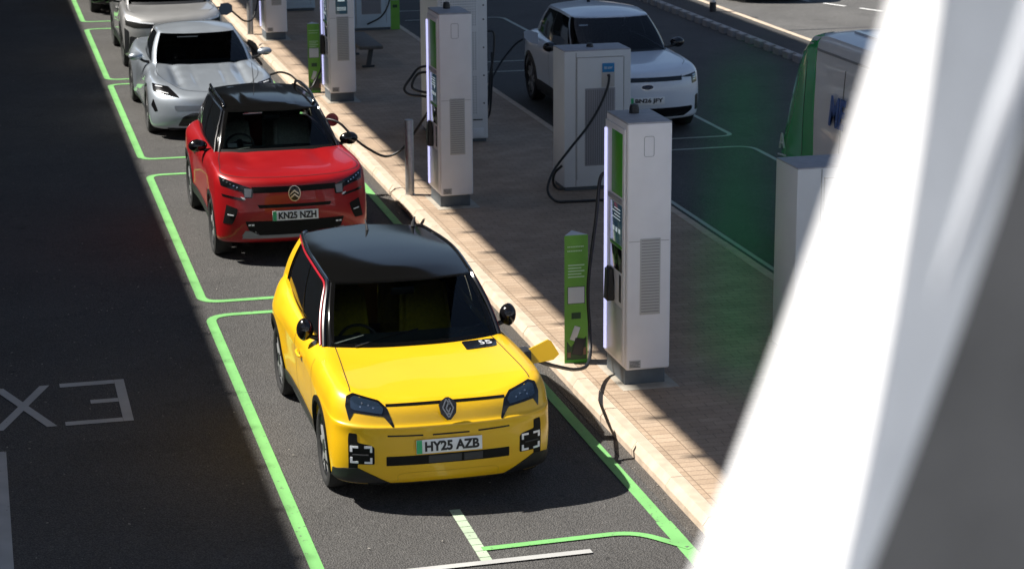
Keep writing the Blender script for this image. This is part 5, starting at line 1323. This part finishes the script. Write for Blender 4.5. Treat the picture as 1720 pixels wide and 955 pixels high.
bm_obj('charge_flap', bm, whitep, c)
mesh_obj('aerial', *tube_geo([Vector((.0, 2.5, 1.60)), Vector((.0, 2.60, 1.66)), Vector((0, 2.64, 1.70))], [.03, .015, .004], 8), satin, c)
# ---- dark car passing on the far road
c, bvh, cb = suv('dark car on the sunlit far road, cut off by the top edge', (17.0, 45.0, 0), greymet, trimblk, WB=2.7, hw=.92, group=None, rz=RAD(-12))

# ---- white and green van
def van():
    c = empty('parked_van', (8.92, 17.35, 0), 0, 'white van with a green front end and blue lettering, half hidden by the beam', 'van')
    L0 = 6.1; W_ = 2.0; H = 2.62
    # rounded body: sections along y; the nose (far end) slopes
    bm = bmesh.new()
    secs = [(0, .25, 2.55, 1.0), (.06, .22, 2.60, 1.0), (3.0, .22, H, 1.0), (4.6, .22, H, 1.0), (5.05, .22, 2.56, .985), (5.32, .22, 2.40, .965), (5.55, .22, 2.02, .955), (5.78, .22, 1.50, .94), (5.95, .25, 1.12, .91), (6.05, .30, .85, .87), (6.1, .40, .6, .80)]
    rings = []
    for (y, zb, zt, k) in secs:
        hw = W_/2*k; ring = []
        prof = []
        for z in (zb, zb+.12, .8 if zt > 1 else (zb+zt)/2): prof.append((hw, z))
        prof = [(hw*.93, zb), (hw, zb+.10), (hw, zb+(zt-zb)*.40), (hw*.985, zb+(zt-zb)*.62), (hw*.945, zb+(zt-zb)*.86), (hw*.915, zt-.11), (hw*.87, zt-.04), (hw*.76, zt-.008), (hw*.4, zt+.012), (0, zt+.018)]
        full = [(x, z) for x, z in prof]+[(-x, z) for x, z in prof[-2::-1]]
        rings.append([bm.verts.new((W_/2+x, y, z)) for x, z in full])
    for a, b in zip(rings[:-1], rings[1:]):
        for i in range(len(a)-1): bm.faces.new((a[i], a[i+1], b[i+1], b[i]))
        bm.faces.new((a[-1], a[0], b[0], b[-1]))
    bm.faces.new(rings[0]); bm.faces.new(rings[-1][::-1])
    bmesh.ops.recalc_face_normals(bm, faces=bm.faces)
    bmesh.ops.subdivide_edges(bm, edges=[e for e in bm.edges if abs(e.verts[0].co.y-e.verts[1].co.y) > 1], cuts=8)
    bmesh.ops.bevel(bm, geom=[e for e in bm.edges if len(e.link_faces) == 2 and e.calc_face_angle(0) > 1.2], offset=.04, segments=3, affect='EDGES')
    bvh_ = BVHTree.FromBMesh(bm)
    me = cut_arches(bm, [(1.1, .36), (5.0, .36)], .42, 1.0) if False else None
    o = bm_obj('body', bm, mat('van_white', (.80, .81, .83), .35, 0, .5, noise=(2, .03)), c, ang=30)
    P = lambda n, p, m, **k: patch(n, bvh_, p, 's', m, c, side=-1, grid=.08, **k)
    P('green_wrap', [(6.02, .30), (4.60, .30), (4.64, 1.2), (4.74, 2.1), (4.82, 2.62), (5.02, 2.62), (5.32, 2.42), (5.57, 1.98), (5.78, 1.52), (5.95, 1.10), (6.04, .8)], vang, off=.006)
    P('door_gap', [(3.90, .3), (3.905, 2.3), (3.917, 2.3), (3.912, .3)], satin, off=.004)
    P('door_gap', [(4.98, 1.1), (5.03, 2.25), (5.04, 2.25), (4.99, 1.1)], mat('green_seam', (.004, .09, .03), .5), off=.009)
    P('side_moulding', [(.4, .75), (4.9, .75), (4.9, .80), (.4, .80)], plast, off=.012)
    P('roof_gutter', [(.1, 2.405), (4.8, 2.405), (4.8, 2.43), (.1, 2.43)], mat('van_gutter', (.25, .26, .28), .4), off=.006)
    for k in range(5):
        x = .42+.29*k; boxes('roof_rib', [(x-.03, x+.03, .2, 4.5, H-.01, H+.026)], whitep, c)
    t = text_obj('van_lettering', 'ME', .50, mblue, c, (-.0, 3.55, 1.66), (PI/2, 0, -PI/2), ext=.002, off=.02, fit=(.42, .34))
    t.data.transform(Matrix(((1, .22, 0, 0), (0, 1, 0, 0), (0, 0, 1, 0), (0, 0, 0, 1))))
    t.location = (-.004, 3.97, 1.84); t.rotation_euler = (PI/2, 0, -PI/2)
    V, F = lathe_geo([(0, .07), (.05, .06), (.075, .001)], 16, 'z'); o = mesh_obj('roof_beacon', V, F, satin, c); o.location = (1.0, 4.3, H+.015)
    # white emblem low on the green nose
    g = [tube_geo([Vector((-.012, y0, z0)), Vector((-.012, y1, z1))], .012, 6) for y0, z0, y1, z1 in ((5.48, 1.18, 5.56, 1.34), (5.56, 1.34, 5.62, 1.16), (5.44, 1.10, 5.66, 1.08), (5.5, 1.24, 5.60, 1.22))]
    mesh_obj('emblem', *join_geo(g), signw, c)
    for y in (1.1, 4.98):
        for s, x in ((-1, .14), (1, W_-.14)): wheel(c, x, y, .345, .22, s, 'five')
van()
